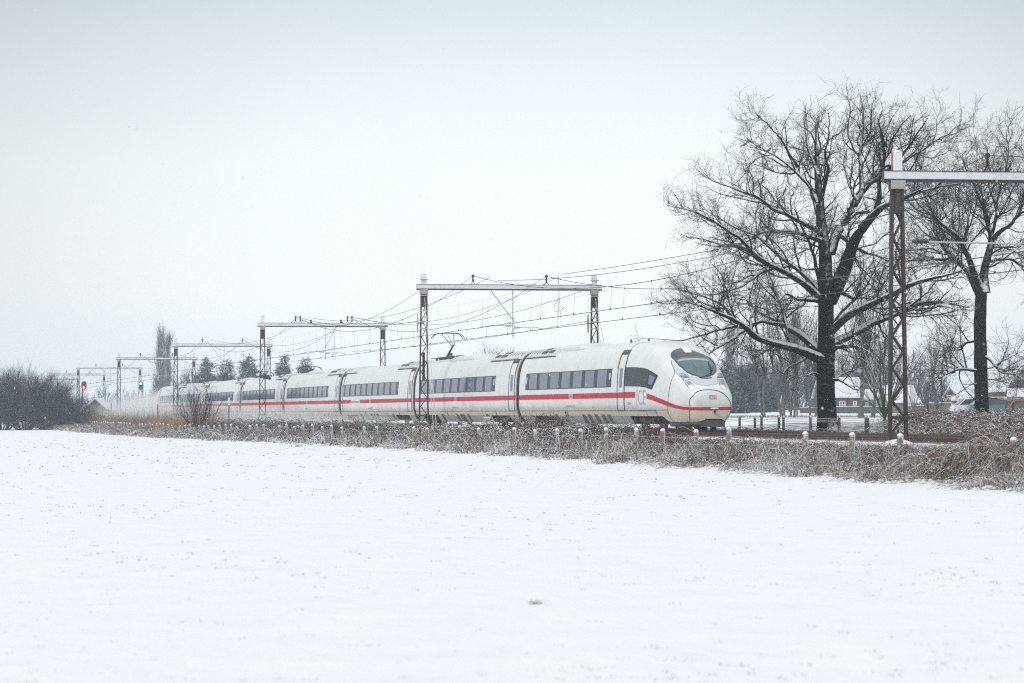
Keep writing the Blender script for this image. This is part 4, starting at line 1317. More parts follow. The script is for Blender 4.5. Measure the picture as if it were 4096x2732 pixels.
# wooden posts behind the far track
M["oldwood"] = mat("old_wood", (0.06, 0.05, 0.045), .9, col2=(.11, .095, .085), scale=8, snow=(.78, .1, .15))
far = [(2957, 1664), (3020, 1671), (3045, 1664), (3116, 1668), (3134, 1667), (3242, 1667), (3357, 1667), (3463, 1668), (3474, 1669), (2860, 1668), (3590, 1690)]
lab_f = ["wooden post behind the tracks, leftmost near the train nose", "short wooden post in the dark brambles right of the train nose", "taller wooden post in the dark brambles right of the train nose",
         "wooden post left of the close pair's right one, before the slim trunks", "wooden post below the twin slim trunks", "wooden post just left of the oak trunk", "wooden post just right of the oak trunk",
         "left one of the two brownish posts between oak and young tree", "right one of the two brownish posts between oak and young tree", "wooden post at the edge of the train nose", "wooden post hidden behind the nearest portal pole"]
tops = []
for (x, y), lab in zip(far, lab_f):
    Z = FPX * 42.0 / ((x + 450) * CS); p = PX(x, y, Z); g0 = float(ground_z(p.x, p.y))
    mb = MB(); mb.lathe((p.x, p.y, g0 - .2), (p.x + rg.uniform(-.03, .03), p.y, p.z), [(0, .075), (.97, .065), (1, .05)], 8)
    mb.lathe((p.x, p.y, p.z - .01), (p.x, p.y, p.z + .05), [(0, .065), (.6, .05), (1, .01)], 8)
    tag(mb.build("wooden_post", M["oldwood"], origin=(p.x, p.y, g0)), lab, "wooden post", "wooden posts of the pasture fence behind the tracks")
    tops.append(p)
tops.sort(key=lambda p: p.x)
mb = MB()
for hh in (-.06, -.14, -.22, -.55):
    for a, b in zip(tops[:-1], tops[1:]):
        mb.tube([sag(a + Vector((0, -.07, hh)), b + Vector((0, -.07, hh)), f, .02) for f in (0, .5, 1)], .012 if hh > -.3 else .008, 4, cap=False)
tag(mb.build("fence_wire", M["galv"]), "snow crusted wires on the pasture fence behind the tracks", "fence wire")
# ================================================================== PLANT BUILDERS (numpy)
RS = np.random.RandomState
def tubes(P, R, sides=3):
    """P (N,K,3), R (N,K) -> vertices, quad faces"""
    N, K, _ = P.shape
    T = np.empty_like(P)
    T[:, 1:-1] = P[:, 2:] - P[:, :-2]; T[:, 0] = P[:, 1] - P[:, 0]; T[:, -1] = P[:, -1] - P[:, -2]
    T /= np.linalg.norm(T, axis=2, keepdims=True) + 1e-9
    ref = np.array([0.31, 0.17, 0.0])[None, None, :] + np.where(np.abs(T[..., 2:3]) < .8, np.array([0, 0, 1.0]), np.array([1.0, 0, 0]))
    A = np.cross(T, ref); A /= np.linalg.norm(A, axis=2, keepdims=True) + 1e-9
    B = np.cross(T, A)
    ang = np.arange(sides) * 2 * np.pi / sides
    V = P[:, :, None, :] + R[:, :, None, None] * (A[:, :, None, :] * np.cos(ang)[None, None, :, None] + B[:, :, None, :] * np.sin(ang)[None, None, :, None])
    idx = np.arange(N * K * sides).reshape(N, K, sides)
    nx = np.roll(idx, -1, axis=2)
    F = np.stack([idx[:, :-1], nx[:, :-1], nx[:, 1:], idx[:, 1:]], -1).reshape(-1, 4)
    return V.reshape(-1, 3), F
def ribbons(P, W, side):
    """flat blades: P (N,K,3), W (N,K) half widths, side (N,3)"""
    N, K, _ = P.shape
    V = np.stack([P - side[:, None, :] * W[:, :, None], P + side[:, None, :] * W[:, :, None]], 2)
    idx = np.arange(N * K * 2).reshape(N, K, 2)
    F = np.stack([idx[:, :-1, 0], idx[:, :-1, 1], idx[:, 1:, 1], idx[:, 1:, 0]], -1).reshape(-1, 4)
    return V.reshape(-1, 3), F
def joinVF(L):
    V, F, b = [], [], 0
    for v, f in L:
        V.append(v); F.append(f + b); b += len(v)
    return np.concatenate(V), np.concatenate(F)
def resample(P, R, K):
    P = np.asarray(P, float); R = np.asarray(R, float)
    s = np.concatenate([[0], np.cumsum(np.linalg.norm(np.diff(P, axis=0), axis=1))])
    u = np.linspace(0, s[-1], K)
    Q = np.stack([np.interp(u, s, P[:, i]) for i in range(3)], 1)
    for _ in range(2):
        Q[1:-1] = Q[1:-1] * .5 + (Q[2:] + Q[:-2]) * .25
    return Q, np.interp(u, s, R)
def grow(P, R, rs, per_m, t0, ang, lenf, K, wig, up, rf=(.35, .65), rmax=1, rmin=.003, tipr=.35, rexp=0, horiz=0.0):
    """children sprouting from the parent strands"""
    N, K0, _ = P.shape
    L = np.linalg.norm(np.diff(P, axis=1), axis=2).sum(1)
    wgt = L * (R.mean(1) ** rexp)
    wgt = wgt / wgt.sum()
    M = max(1, int(L.sum() * per_m))
    pi = rs.choice(N, M, p=wgt)
    u = t0 + (1 - t0) * rs.rand(M) ** .8
    f = u * (K0 - 1); i0 = np.minimum(f.astype(int), K0 - 2); fr = f - i0
    S = P[pi, i0] * (1 - fr)[:, None] + P[pi, i0 + 1] * fr[:, None]
    T = P[pi, i0 + 1] - P[pi, i0]; T /= np.linalg.norm(T, axis=1, keepdims=True) + 1e-9
    rp = R[pi, i0] * (1 - fr) + R[pi, i0 + 1] * fr
    r0 = np.clip(rp * rs.uniform(rf[0], rf[1], M), rmin, rmax)
    X = rs.randn(M, 3); X -= (X * T).sum(1)[:, None] * T
    X[:, 2] *= (1 - horiz)
    X /= np.linalg.norm(X, axis=1, keepdims=True) + 1e-9
    a = np.radians(rs.uniform(ang[0], ang[1], M))
    D = T * np.cos(a)[:, None] + X * np.sin(a)[:, None]
    Lc = lenf(r0) * rs.uniform(.6, 1.3, M)
    Q = np.empty((M, K, 3)); Q[:, 0] = S
    st = (Lc / (K - 1))[:, None]
    for k in range(1, K):
        D = D + rs.randn(M, 3) * wig; D[:, 2] += up
        D /= np.linalg.norm(D, axis=1, keepdims=True)
        Q[:, k] = Q[:, k - 1] + D * st
    RR = r0[:, None] * np.linspace(1, tipr, K)[None, :]
    return Q, RR
def limb_set(limbs, Zc, crop, rs, spread=1.0, wob=.10):
    """limbs: list of [(x, y, width px)...] in crop coordinates -> resampled strands"""
    PP, RR = [], []
    for L in limbs:
        pts, rad = [], []
        w = [p[2] if len(p) > 2 else None for p in L[1]]
        last = w[0]
        xs_ = [i for i, v in enumerate(w) if v is not None]
        ww = np.interp(range(len(w)), xs_, [w[i] for i in xs_])
        cx, cy, sc = crop[L[0]]
        dz = L[2]; n = len(L[1])
        for i, p in enumerate(L[1]):
            fr = i / max(1, n - 1)
            Z = Zc + dz * fr ** 1.1 * spread
            q = PX(cx + p[0] * sc, cy + p[1] * sc, Z)
            pts.append(tuple(q)); rad.append(max(.008, ww[i] * sc / 2 * Z / FPX * (1.42 if dz else 1.08)))
        Q, r = resample(pts, rad, 26)
        j = np.cumsum(rs.randn(26, 3) * .5, axis=0); j -= np.linspace(0, 1, 26)[:, None] * j[-1]
        Q += j * wob * np.minimum(1, .12 / np.maximum(r, .03))[:, None] * .35
        PP.append(Q); RR.append(r)
    return np.array(PP), np.array(RR)
def lenpow(c, e, r_ref=.03):
    return lambda r: c * (r / r_ref) ** e

# ================================================================== THE TWO OAKS
crop = {"a": (2500, 300, .574), "b": (2500, 1000, .5104), "c": (3450, 500, .3827), "d": (3450, 1350, .4146)}
oak = [
 ("b", [(1590, 1420, 175), (1586, 1360, 150), (1582, 1250, 136), (1578, 1100, 128), (1577, 900, 128), (1580, 780, 132), (1578, 640, 118), (1576, 500, 112), (1576, 330, 112)], 0),
 ("b", [(1572, 400, 100), (1568, 200, 80), (1568, 0, 72), (1545, -150, 60), (1535, -300, 50), (1520, -460, 44), (1510, -620, 34), (1500, -800, 20), (1496, -960, 8)], 1.0),
 ("b", [(1590, 400, 100), (1640, 300, 90), (1700, 200, 82), (1755, 40, 72), (1800, -90, 58), (1880, -200, 50), (1960, -300, 42), (2050, -360, 34), (2200, -420, 20), (2330, -480, 10)], -2.0),
 ("a", [(1430, 1240, 52), (1470, 1100, 48), (1550, 990, 46), (1610, 880, 42), (1660, 800, 38), (1730, 720, 32), (1790, 640, 26), (1850, 500, 16), (1900, 380, 11), (1990, 280, 5)], 3.5),
 ("a", [(1650, 800, 30), (1655, 680, 24), (1640, 560, 18), (1662, 430, 13), (1668, 300, 9), (1640, 170, 4)], 1.5),
 ("a", [(1745, 950, 30), (1765, 860, 26), (1765, 740, 20), (1800, 600, 15), (1790, 450, 10), (1760, 300, 4)], -2.5),
 ("b", [(1560, 860, 74), (1510, 850, 62), (1400, 790, 54), (1210, 740, 46), (1010, 690, 38), (950, 610, 32), (850, 545, 27), (740, 500, 20), (650, 455, 14), (520, 415, 9), (400, 390, 5)], -5.5),
 ("b", [(1560, 810, 60), (1510, 785, 52), (1440, 712, 48), (1350, 650, 44), (1285, 615, 38), (1230, 580, 30), (1130, 560, 24), (1060, 552, 18), (980, 600, 14), (880, 560, 8)], 3.5),
 ("b", [(1275, 620, 30), (1245, 520, 25), (1225, 400, 19), (1180, 330, 14), (1150, 240, 9), (1120, 150, 4)], 1.0),
 ("b", [(1540, 400, 34), (1440, 382, 26), (1350, 390, 20), (1290, 340, 14), (1230, 370, 9), (1150, 420, 5)], -3),
 ("b", [(1550, 410, 56), (1480, 330, 46), (1400, 258, 42), (1300, 190, 38), (1200, 150, 34), (1130, 112, 31), (1050, 85, 28), (985, 30, 24), (930, -80, 20), (800, -140, 17), (650, -260, 12), (480, -320, 8), (330, -350, 5)], -3.0),
 ("b", [(1160, 140, 28), (1060, 180, 22), (960, 255, 17), (890, 300, 14), (810, 312, 11), (700, 350, 7), (540, 330, 4)], -4.0),
 ("b", [(1545, 350, 42), (1450, 230, 35), (1380, 172, 32), (1300, 110, 28), (1220, 60, 24), (1150, 0, 21), (1050, -100, 17), (900, -150, 12), (760, -230, 8), (600, -330, 4)], 4.0),
 ("a", [(1385, 1160, 36), (1300, 1130, 28), (1220, 1108, 24), (1160, 1100, 20), (1090, 1085, 17), (960, 1100, 13), (880, 1150, 8), (780, 1180, 4)], 3.0),
 ("a", [(1365, 1095, 32), (1280, 1060, 27), (1210, 1022, 24), (1150, 982, 22), (1100, 962, 20), (1020, 942, 18), (960, 882, 16), (900, 842, 14), (830, 812, 12), (750, 790, 9), (640, 750, 6), (540, 700, 4)], -4.0),
 ("a", [(1340, 890, 28), (1310, 800, 24), (1260, 740, 21), (1200, 680, 18), (1130, 620, 14), (1050, 560, 11), (980, 520, 8), (890, 470, 6), (760, 430, 3)], 3.0),
 ("a", [(1200, 640, 16), (1140, 540, 12), (1080, 430, 9), (990, 330, 6), (930, 290, 3)], -2.0),
 ("a", [(1340, 700, 24), (1300, 600, 16), (1270, 480, 12), (1290, 380, 8), (1250, 250, 4)], 2.0),
 ("a", [(1360, 870, 26), (1400, 760, 20), (1430, 640, 15), (1400, 560, 11), (1430, 440, 8), (1420, 260, 4)], -3.0),
 ("a", [(1480, 1100, 24), (1560, 1180, 18), (1660, 1230, 14), (1760, 1260, 8), (1830, 1300, 4)], 4.0),
 ("a", [(1620, 880, 22), (1560, 760, 15), (1520, 640, 10), (1540, 520, 5)], 3.0),
 ("a", [(1690, 760, 22), (1800, 700, 18), (1930, 560, 13), (2040, 420, 9), (2110, 300, 4)], -2.0),
 ("a", [(1800, 640, 20), (1930, 620, 15), (2080, 520, 11), (2200, 430, 8), (2330, 400, 4)], 1.0),
 ("a", [(1790, 920, 24), (1950, 860, 18), (2130, 800, 13), (2300, 760, 8), (2450, 780, 4)], 3.0),
 ("b", [(1600, 650, 56), (1650, 600, 48), (1740, 520, 44), (1830, 470, 42), (1960, 400, 39), (2080, 350, 36), (2200, 290, 31), (2300, 250, 27), (2420, 225, 20), (2580, 190, 12), (2720, 120, 5)], -3.0),
 ("b", [(1600, 750, 60), (1660, 710, 52), (1740, 680, 48), (1830, 620, 45), (1950, 560, 41), (2080, 510, 38), (2170, 470, 34), (2250, 420, 31), (2350, 390, 26), (2500, 410, 16), (2700, 450, 6)], 3.0),
 ("b", [(1600, 800, 34), (1660, 760, 26), (1720, 745, 22), (1790, 748, 17), (1860, 765, 10), (1930, 810, 5)], -4),
 ("b", [(1600, 1022, 22), (1680, 1018, 17), (1730, 1040, 13), (1780, 1085, 9), (1860, 1110, 5)], -3),
 ("b", [(1620, 1030, 20), (1680, 985, 15), (1750, 950, 11), (1830, 935, 7), (1920, 905, 3)], 2),
 ("b", [(1540, 1010, 16), (1480, 960, 11), (1400, 1000, 7), (1300, 1005, 5), (1180, 960, 3)], -3),
 ("b", [(1450, 812, 20), (1395, 868, 15), (1330, 890, 12), (1275, 925, 10), (1240, 962, 8), (1200, 940, 4)], -2),
 ("b", [(950, 612, 27), (870, 672, 22), (770, 740, 17), (700, 770, 13), (665, 815, 9), (640, 830, 5)], -3.0),
 ("b", [(900, 590, 20), (800, 620, 15), (700, 640, 12), (560, 680, 10), (430, 712, 8), (300, 705, 5), (200, 690, 3)], 2.0),
 ("b", [(1640, 350, 34), (1690, 340, 28), (1740, 352, 22), (1800, 385, 16), (1860, 370, 10), (1960, 400, 5)], 4.0),
 ("b", [(1640, 560, 16), (1720, 450, 14), (1808, 392, 13), (1832, 330, 12), (1870, 308, 8)], -4.0),
 ("b", [(1530, 300, 26), (1500, 180, 22), (1490, 60, 18), (1450, -60, 14), (1380, -180, 10), (1330, -320, 6)], -4.0),
 ("b", [(840, 535, 18), (760, 430, 13), (640, 380, 10), (500, 330, 7), (330, 300, 4)], -2.0),
 ("b", [(990, 640, 22), (980, 520, 17), (1020, 470, 13), (960, 400, 9), (850, 360, 5)], 2.0),
 ("b", [(1130, 110, 20), (1030, 20, 14), (1000, -120, 10), (940, -200, 5)], 5.0),
]
def build_tree(name, limbs, Zc, seed, label, cat, basepx, lv, m_bark, m_twig, spread=1.0, group=None, ntr=1):
    rs = RS(seed)
    P, R = limb_set(limbs, Zc, crop, rs, spread)
    b = PX(basepx[0], basepx[1], Zc)
    root = empty(name, tuple(b), label, cat, group)
    V, F = tubes(P[:ntr], R[:ntr], 14)
    mesh_obj("trunk", V, F, m_bark, root, smooth=True)
    V, F = tubes(P[ntr:], R[ntr:], 7)
    mesh_obj("limbs", V, F, m_bark, root, smooth=True)
    Q, S = P[ntr:], R[ntr:]
    L = []
    big = (Q, S)
    for n, (per, t0, ang, c, e, K, wig, up, rf, rmax) in enumerate(lv):
        srcP, srcR = Q, S
        Q, S = grow(srcP, srcR, rs, per, t0, ang, lenpow(c, e), K, wig, up, rf, rmax, (.013, .009, .0065)[n])
        L.append(tubes(Q, S, 4 if n == 0 else 3))
        if n == 0: first = (Q, S)
    # short spurs straight on the limbs
    Q2, S2 = grow(first[0], first[1], rs, 2.0, .1, (30, 80), lenpow(.9, .5, .01), 5, .25, .04, (.2, .4), .008, .0035)
    L.append(tubes(Q2, S2, 3))
    V, F = joinVF(L)
    mesh_obj("crown", V, F, m_twig, root)
    return len(F)
LV = [(2.2, .12, (30, 65), 2.1, .62, 9, .21, .07, (.30, .60), .05),
      (3.0, .10, (28, 65), 2.1, .62, 7, .24, .05, (.40, .75), .02),
      (4.2, .08, (28, 70), 1.6, .65, 6, .27, .04, (.5, .9), .010)]
nf = build_tree("oak_tree", oak, 120, 5, "huge spreading bare oak with snow on its limbs, right of the train nose", "tree", (3310, 1715), LV, M["bark"], M["twig"])
oak2 = [
 ("d", [(1156, 780, 140), (1152, 700, 128), (1148, 520, 122), (1142, 350, 120), (1140, 180, 116), (1135, 0, 108), (1135, -100, 112), (1142, -250, 108), (1146, -480, 100)], 0),
 ("c", [(1240, 1750, 110), (1180, 1600, 60), (1150, 1500, 50), (1110, 1400, 44), (1050, 1260, 40), (985, 1165, 36), (880, 1080, 30), (795, 1020, 22), (735, 950, 17), (700, 850, 13), (660, 740, 8), (590, 630, 4)], -2),
 ("c", [(1200, 1720, 70), (1100, 1530, 44), (970, 1410, 38), (870, 1310, 34), (805, 1200, 28), (772, 1100, 22), (775, 1000, 18), (830, 880, 14), (842, 720, 9), (850, 580, 4)], 2.5),
 ("c", [(1260, 1750, 110), (1265, 1600, 66), (1280, 1450, 60), (1330, 1300, 54), (1362, 1190, 50), (1345, 1110, 40), (1300, 1020, 30), (1262, 900, 24), (1262, 800, 20), (1330, 690, 15), (1420, 600, 11), (1510, 470, 5)], 1),
 ("c", [(1365, 1190, 42), (1440, 1105, 33), (1550, 1060, 27), (1615, 960, 22), (1690, 900, 17), (1800, 860, 12), (1950, 800, 5)], -3),
 ("c", [(1330, 1420, 30), (1400, 1395, 25), (1480, 1388, 22), (1560, 1400, 20), (1640, 1465, 16), (1760, 1500, 11), (1900, 1480, 5)], 2),
 ("c", [(1350, 1130, 26), (1390, 960, 20), (1400, 800, 16), (1440, 640, 12), (1500, 460, 10), (1520, 250, 7), (1500, 60, 4)], -2),
 ("c", [(1060, 1280, 28), (1100, 1100, 20), (1120, 900, 16), (1160, 720, 12), (1200, 550, 9), (1200, 300, 6), (1180, 100, 3)], 3),
 ("c", [(1280, 920, 22), (1200, 780, 16), (1150, 640, 12), (1080, 480, 8), (1040, 300, 4)], -3),
 ("c", [(1400, 820, 18), (1330, 640, 13), (1330, 420, 9), (1280, 200, 5)], 2),
 ("c", [(1600, 980, 22), (1680, 760, 16), (1720, 520, 11), (1760, 300, 5)], 1),
 ("c", [(820, 1330, 26), (740, 1290, 18), (640, 1290, 14), (520, 1310, 11), (430, 1330, 7), (330, 1320, 3)], 2),
 ("c", [(980, 1430, 26), (880, 1420, 18), (760, 1480, 12), (620, 1500, 8), (500, 1560, 4)], -2),
 ("c", [(870, 1080, 24), (760, 980, 17), (640, 900, 13), (540, 780, 9), (470, 620, 5)], -3),
 ("c", [(700, 880, 18), (640, 700, 13), (620, 500, 9), (560, 330, 4)], 3),
 ("c", [(900, 1400, 24), (760, 1400, 17), (600, 1420, 12), (470, 1420, 7), (360, 1460, 4)], 2),
 ("c", [(740, 950, 16), (600, 900, 10), (500, 820, 6), (440, 700, 3)], -3),
 ("d", [(1130, 320, 30), (1060, 312, 24), (980, 300, 21), (890, 332, 18), (830, 350, 14), (760, 385, 10), (690, 430, 5)], -2),
 ("d", [(890, 335, 14), (820, 345, 10), (740, 330, 8), (660, 345, 4)], 2),
 ("d", [(1150, 175, 30), (1200, 190, 24), (1260, 250, 20), (1310, 320, 16), (1350, 350, 14), (1440, 355, 11), (1500, 360, 9), (1580, 430, 5)], -2),
 ("d", [(1130, 30, 24), (1030, 45, 18), (960, 80, 15), (925, 130, 13), (870, 120, 10), (800, 150, 8), (735, 210, 4)], 2),
 ("d", [(1150, 440, 12), (1060, 450, 9), (980, 490, 7), (880, 560, 5), (780, 590, 3)], -2),
 ("d", [(1150, 410, 12), (1240, 395, 9), (1340, 410, 8), (1440, 440, 6), (1560, 470, 3)], 2),
 ("d", [(1150, 300, 12), (1250, 280, 9), (1350, 230, 7), (1470, 170, 5), (1600, 100, 3)], -1),
 ("d", [(1150, 560, 12), (1240, 560, 9), (1330, 600, 7), (1420, 590, 5), (1500, 620, 3)], 1),
]
build_tree("oak_tree", oak2, 132, 9, "second dark bare oak at the right edge behind the portal beam", "tree", (3923, 1672), [(4.0,) + LV[0][1:]] + LV[1:], M["bark"], M["twig"])

# pigeons sitting in the big oak
M["bird"] = mat("pigeon_feathers", (.10, .115, .14), .7, col2=(.17, .18, .20), scale=15)
def bird(x, y, lab, flip=1, Z=118.5):
    c = PX(x, y, Z)
    bm = bmesh.new(); bmesh.ops.create_icosphere(bm, subdivisions=3, radius=1)
    for v in bm.verts:
        p = v.co.copy()
        k = 1 - .35 * max(0, -p.x) - .1 * max(0, p.x)
        v.co = Vector((p.x * .15, p.y * .075 * k, p.z * .085 * k + p.x * .05))
    def add(vs, fs):
        vv = [bm.verts.new(v) for v in vs]
        for f in fs: bm.faces.new([vv[i] for i in f])
    m_ = MB()
    m_.lathe((.09, 0, .06), (.14, 0, .16), [(0, .05), (.5, .042), (.7, .045), (1, .02)], 10)
    m_.lathe((.135, 0, .15), (.195, 0, .14), [(0, .03), (.5, .015), (1, .003)], 6)
    m_.lathe((-.10, 0, -.05), (-.29, 0, -.11), [(0, .045), (.5, .035), (1, .03)], 6)
    m_.tube([(0, .03, -.07), (.01, .03, -.14)], .008, 4); m_.tube([(0, -.03, -.07), (.01, -.03, -.14)], .008, 4)
    add(m_.V, m_.F)
    for v in bm.verts: v.co = Vector((v.co.x * flip, v.co.y, v.co.z)) * .8 + c
    V = [tuple(v.co) for v in bm.verts]; bm.verts.index_update(); F = [tuple(v.index for v in f.verts) for f in bm.faces]; bm.free()
    tag(mesh_obj("pigeon", V, F, M["bird"], smooth=True, origin=c), lab, "bird", "pigeons sitting in the big oak")
bird(3036, 584, "grey pigeon with its head up, the clearest bird among the oak's upper left twigs", 1)
bird(2996, 562, "grey pigeon perched highest at the oak's upper left, tail down", -1)
bird(2978, 578, "dark pigeon at the outermost left of the oak's upper branches", 1)
bird(3074, 600, "grey pigeon right of the clearest bird in the oak's upper left", 1)
bird(3046, 616, "grey pigeon lowest of the group in the oak's upper left", -1)
bird(3508, 552, "grey pigeon alone high in the oak left of the nearest portal's top", 1)

# ================================================================== OTHER WOODY PLANTS
def strands_up(rs, n, spread, h, K, wig, fan, r0, base=(0, 0, 0), up=.05, lean=(0, 0)):
    a = rs.uniform(0, 2 * np.pi, n); rr = spread * np.sqrt(rs.rand(n))
    P = np.empty((n, K, 3)); P[:, 0, 0] = base[0] + rr * np.cos(a); P[:, 0, 1] = base[1] + rr * np.sin(a); P[:, 0, 2] = base[2] - .15
    f = rs.uniform(.1, 1, n) * fan
    D = np.stack([np.cos(a) * f + lean[0], np.sin(a) * f + lean[1], np.ones(n)], 1); D /= np.linalg.norm(D, axis=1, keepdims=True)
    L = h * rs.uniform(.65, 1.05, n)
    for k in range(1, K):
        D = D + rs.randn(n, 3) * wig; D[:, 2] += up; D /= np.linalg.norm(D, axis=1, keepdims=True)
        P[:, k] = P[:, k - 1] + D * (L / (K - 1))[:, None]
    R = (r0 * rs.uniform(.6, 1.1, n))[:, None] * np.linspace(1, .3, K)[None, :]
    return P, R
def shrub(name, loc, h, w, n, seed, label, cat, m, dens=1.0, r0=.03, fan=.9, group=None, thin=1.0, lv=2, mk=None, up=.05):
    rs = RS(seed); loc = Vector(loc)
    root = empty(name, tuple(loc), label, cat, group)
    P, R = strands_up(rs, n, w * .12, h, 9, .10, fan * w / h, r0, loc, up)
    V, F = tubes(P, R, 5); mesh_obj("stems", V, F, m, root, smooth=True)
    L = []; Q, S = P, R
    for i in range(lv):
        Q, S = grow(Q, S, rs, (1.5, 3.0, 4.0)[i] * dens, .15, (18, 50), lenpow(h * (.40, .22, .13)[i] * 1.0, .4, (.02, .01, .006)[i]), 6, .16, .06, (.4, .8), .02, .004 * thin)
        L.append(tubes(Q, S, 3))
    V, F = joinVF(L); mesh_obj("twigs", V, F, mk or m, root)
    return root
def gp(x, Z, d=None):
    p = PX(x, 1651, Z); return (p.x, p.y, float(ground_z(p.x, p.y)))
# bare shrub beside the track in front of the train
shrub("bare_shrub", TD(213, 26.4, gz(213, 26.4)), 4.2, 4.4, 34, 21, "bare rounded shrub in front of the red striped train, left half of the picture", "shrub", M["bushbark"], 1.5, .032)
# the dark bushes at the far left
for i, (x, Z, h, w, n, lab) in enumerate([
        (95, 300, 7.0, 7.8, 46, "tallest dark bare bush at the left, rounded crown"),
        (10, 296, 5.7, 6.5, 40, "dark bare bush cut by the left picture edge"),
        (185, 303, 5.1, 6.0, 34, "dark bare bush right of the tallest one, below the distant beams"),
        (235, 300, 4.3, 5.6, 40, "dense dark bush with low spreading twigs, left of the red signal's foot"),
        (290, 304, 3.5, 5.6, 44, "dense dark bush at the right end of the left hedge, under the red signal"),
        (-40, 310, 6.5, 7, 30, "dark bush just outside the left picture edge")]):
    p = gp(x, Z); shrub("bare_bush", p, h, w, n, 31 + i, lab, "bush", M["bushbark"], 2.0, .06, 1.35, "dark bare bushes at the left end of the field", thin=2.2, lv=2, up=.0)
# young tree and small ones behind the tracks
def small_tree(loc, h, cr, seed, label, m, fork=.25, n=16, r0=.08, dens=1.0, name="bare_tree", group=None, thin=1.0, lean=(0, 0), trunk_r=None, wide=.8, lv=2, mt=None, trunks=1, K=8, up=.05):
    rs = RS(seed); loc = Vector(loc)
    root = empty(name, tuple(loc), label, "tree", group)
    tr = trunk_r or r0 * 1.6
    TP, TR = [], []
    for k in range(trunks):
        P, R = strands_up(rs, 1, .02 + .35 * (trunks > 1), h * fork / .85, K, .04, .12 + .1 * (trunks > 1), tr, loc, .02, lean)
        R[:] = tr * np.linspace(1.15, .72, K); TP.append(P[0]); TR.append(R[0])
    TP, TR = np.array(TP), np.array(TR)
    V, F = tubes(TP, TR, 8); mesh_obj("trunk", V, F, m, root, smooth=True)
    L = []
    tips = []
    for k in range(trunks):
        top = TP[k][-1]
        P, R = strands_up(rs, max(3, n // trunks), .05, h * (1 - fork), 9, .09, wide * cr / (h * (1 - fork)), r0, (0, 0, 0), up, lean)
        P = P - P[:, :1] + top[None, None, :]
        tips.append((P, R))
    P = np.concatenate([a[0] for a in tips]); R = np.concatenate([a[1] for a in tips])
    L.append(tubes(P, R, 4)); Q, S = P, R
    for i in range(lv):
        Q, S = grow(Q, S, rs, (1.6, 2.6, 4.0)[i] * dens, .12, (25, 60), lenpow(h * (.20, .10, .06)[i], .4, (.03, .012, .008)[i]), 6, .15, .04, (.4, .75), .03, .004 * thin)
        L.append(tubes(Q, S, 3))
    V, F = joinVF(L); mesh_obj("crown", V, F, mt or m, root)
    return root
M["greentwig"] = mat("mossy_twig", (0.06, 0.065, 0.03), 0.9, col2=(0.10, 0.11, 0.045), scale=3, snow=(0.75, 0.12, 0.2), snowscale=6)
small_tree(gp(3545, 112), 5.6, 2.7, 41, "young greenish bare tree with many upright stems, left of the nearest portal's foot", M["greentwig"], .2, 20, .04, 1.0, thin=1.1, trunk_r=.11, wide=1.5, up=.03)
small_tree(gp(3752, 165), 6.3, 3.0, 42, "small bare tree with snow plastered trunk between the portal and the second oak", M["birch"], .42, 14, .05, .8, trunk_r=.16, thin=1.6, mt=M["haretwig"])
small_tree(gp(3655, 200), 3.8, 2.4, 43, "small pale fan shaped bare tree right of the portal, before the white roof", M["haretwig"], .1, 18, .03, .8, thin=1.8)
grove = [(3069, 195, .14, (-.10, 0), 2, "leaning slim twin trunks, leftmost of the grove right of the train"), (3128, 205, .18, (-.12, 0), 2, "forked slim trunks with a dense crown, second clump of the grove"),
         (3163, 200, .13, (.02, 0), 1, "slim straight trunk before the bent one in the grove"), (3178, 196, .14, (-.08, 0), 1, "slim bent trunk in the middle of the grove"),
         (3189, 210, .11, (.0, 0), 1, "thinnest straight trunk of the grove"), (3240, 215, .14, (0, 0), 1, "tall slim trunk left of the oak"),
         (3262, 200, .15, (-.10, 0), 1, "leaning slim trunk touching the oak's left side"), (3436, 190, .20, (.02, 0), 1, "grey trunk right of the oak in front of the house"),
         (3450, 192, .20, (.10, 0), 1, "thick leaning grey trunk in front of the brick house"), (3486, 195, .17, (.06, 0), 2, "pair of grey trunks left of the young green tree")]
for i, (x, Z, r, lean, ntk, lab) in enumerate(grove):
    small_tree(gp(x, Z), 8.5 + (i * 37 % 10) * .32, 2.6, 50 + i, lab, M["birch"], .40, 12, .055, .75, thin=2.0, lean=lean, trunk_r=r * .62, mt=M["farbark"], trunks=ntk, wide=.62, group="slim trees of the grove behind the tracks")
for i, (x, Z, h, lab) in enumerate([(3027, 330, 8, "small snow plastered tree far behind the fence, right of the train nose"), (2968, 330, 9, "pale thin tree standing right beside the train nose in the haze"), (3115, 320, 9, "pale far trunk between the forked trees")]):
    small_tree(gp(x, Z), h, 3.6, 70 + i, lab, M["haretwig"], .36, 16, .06, .9, thin=3, trunk_r=.14, mt=M["farbark"], group="pale far trees behind the pasture")

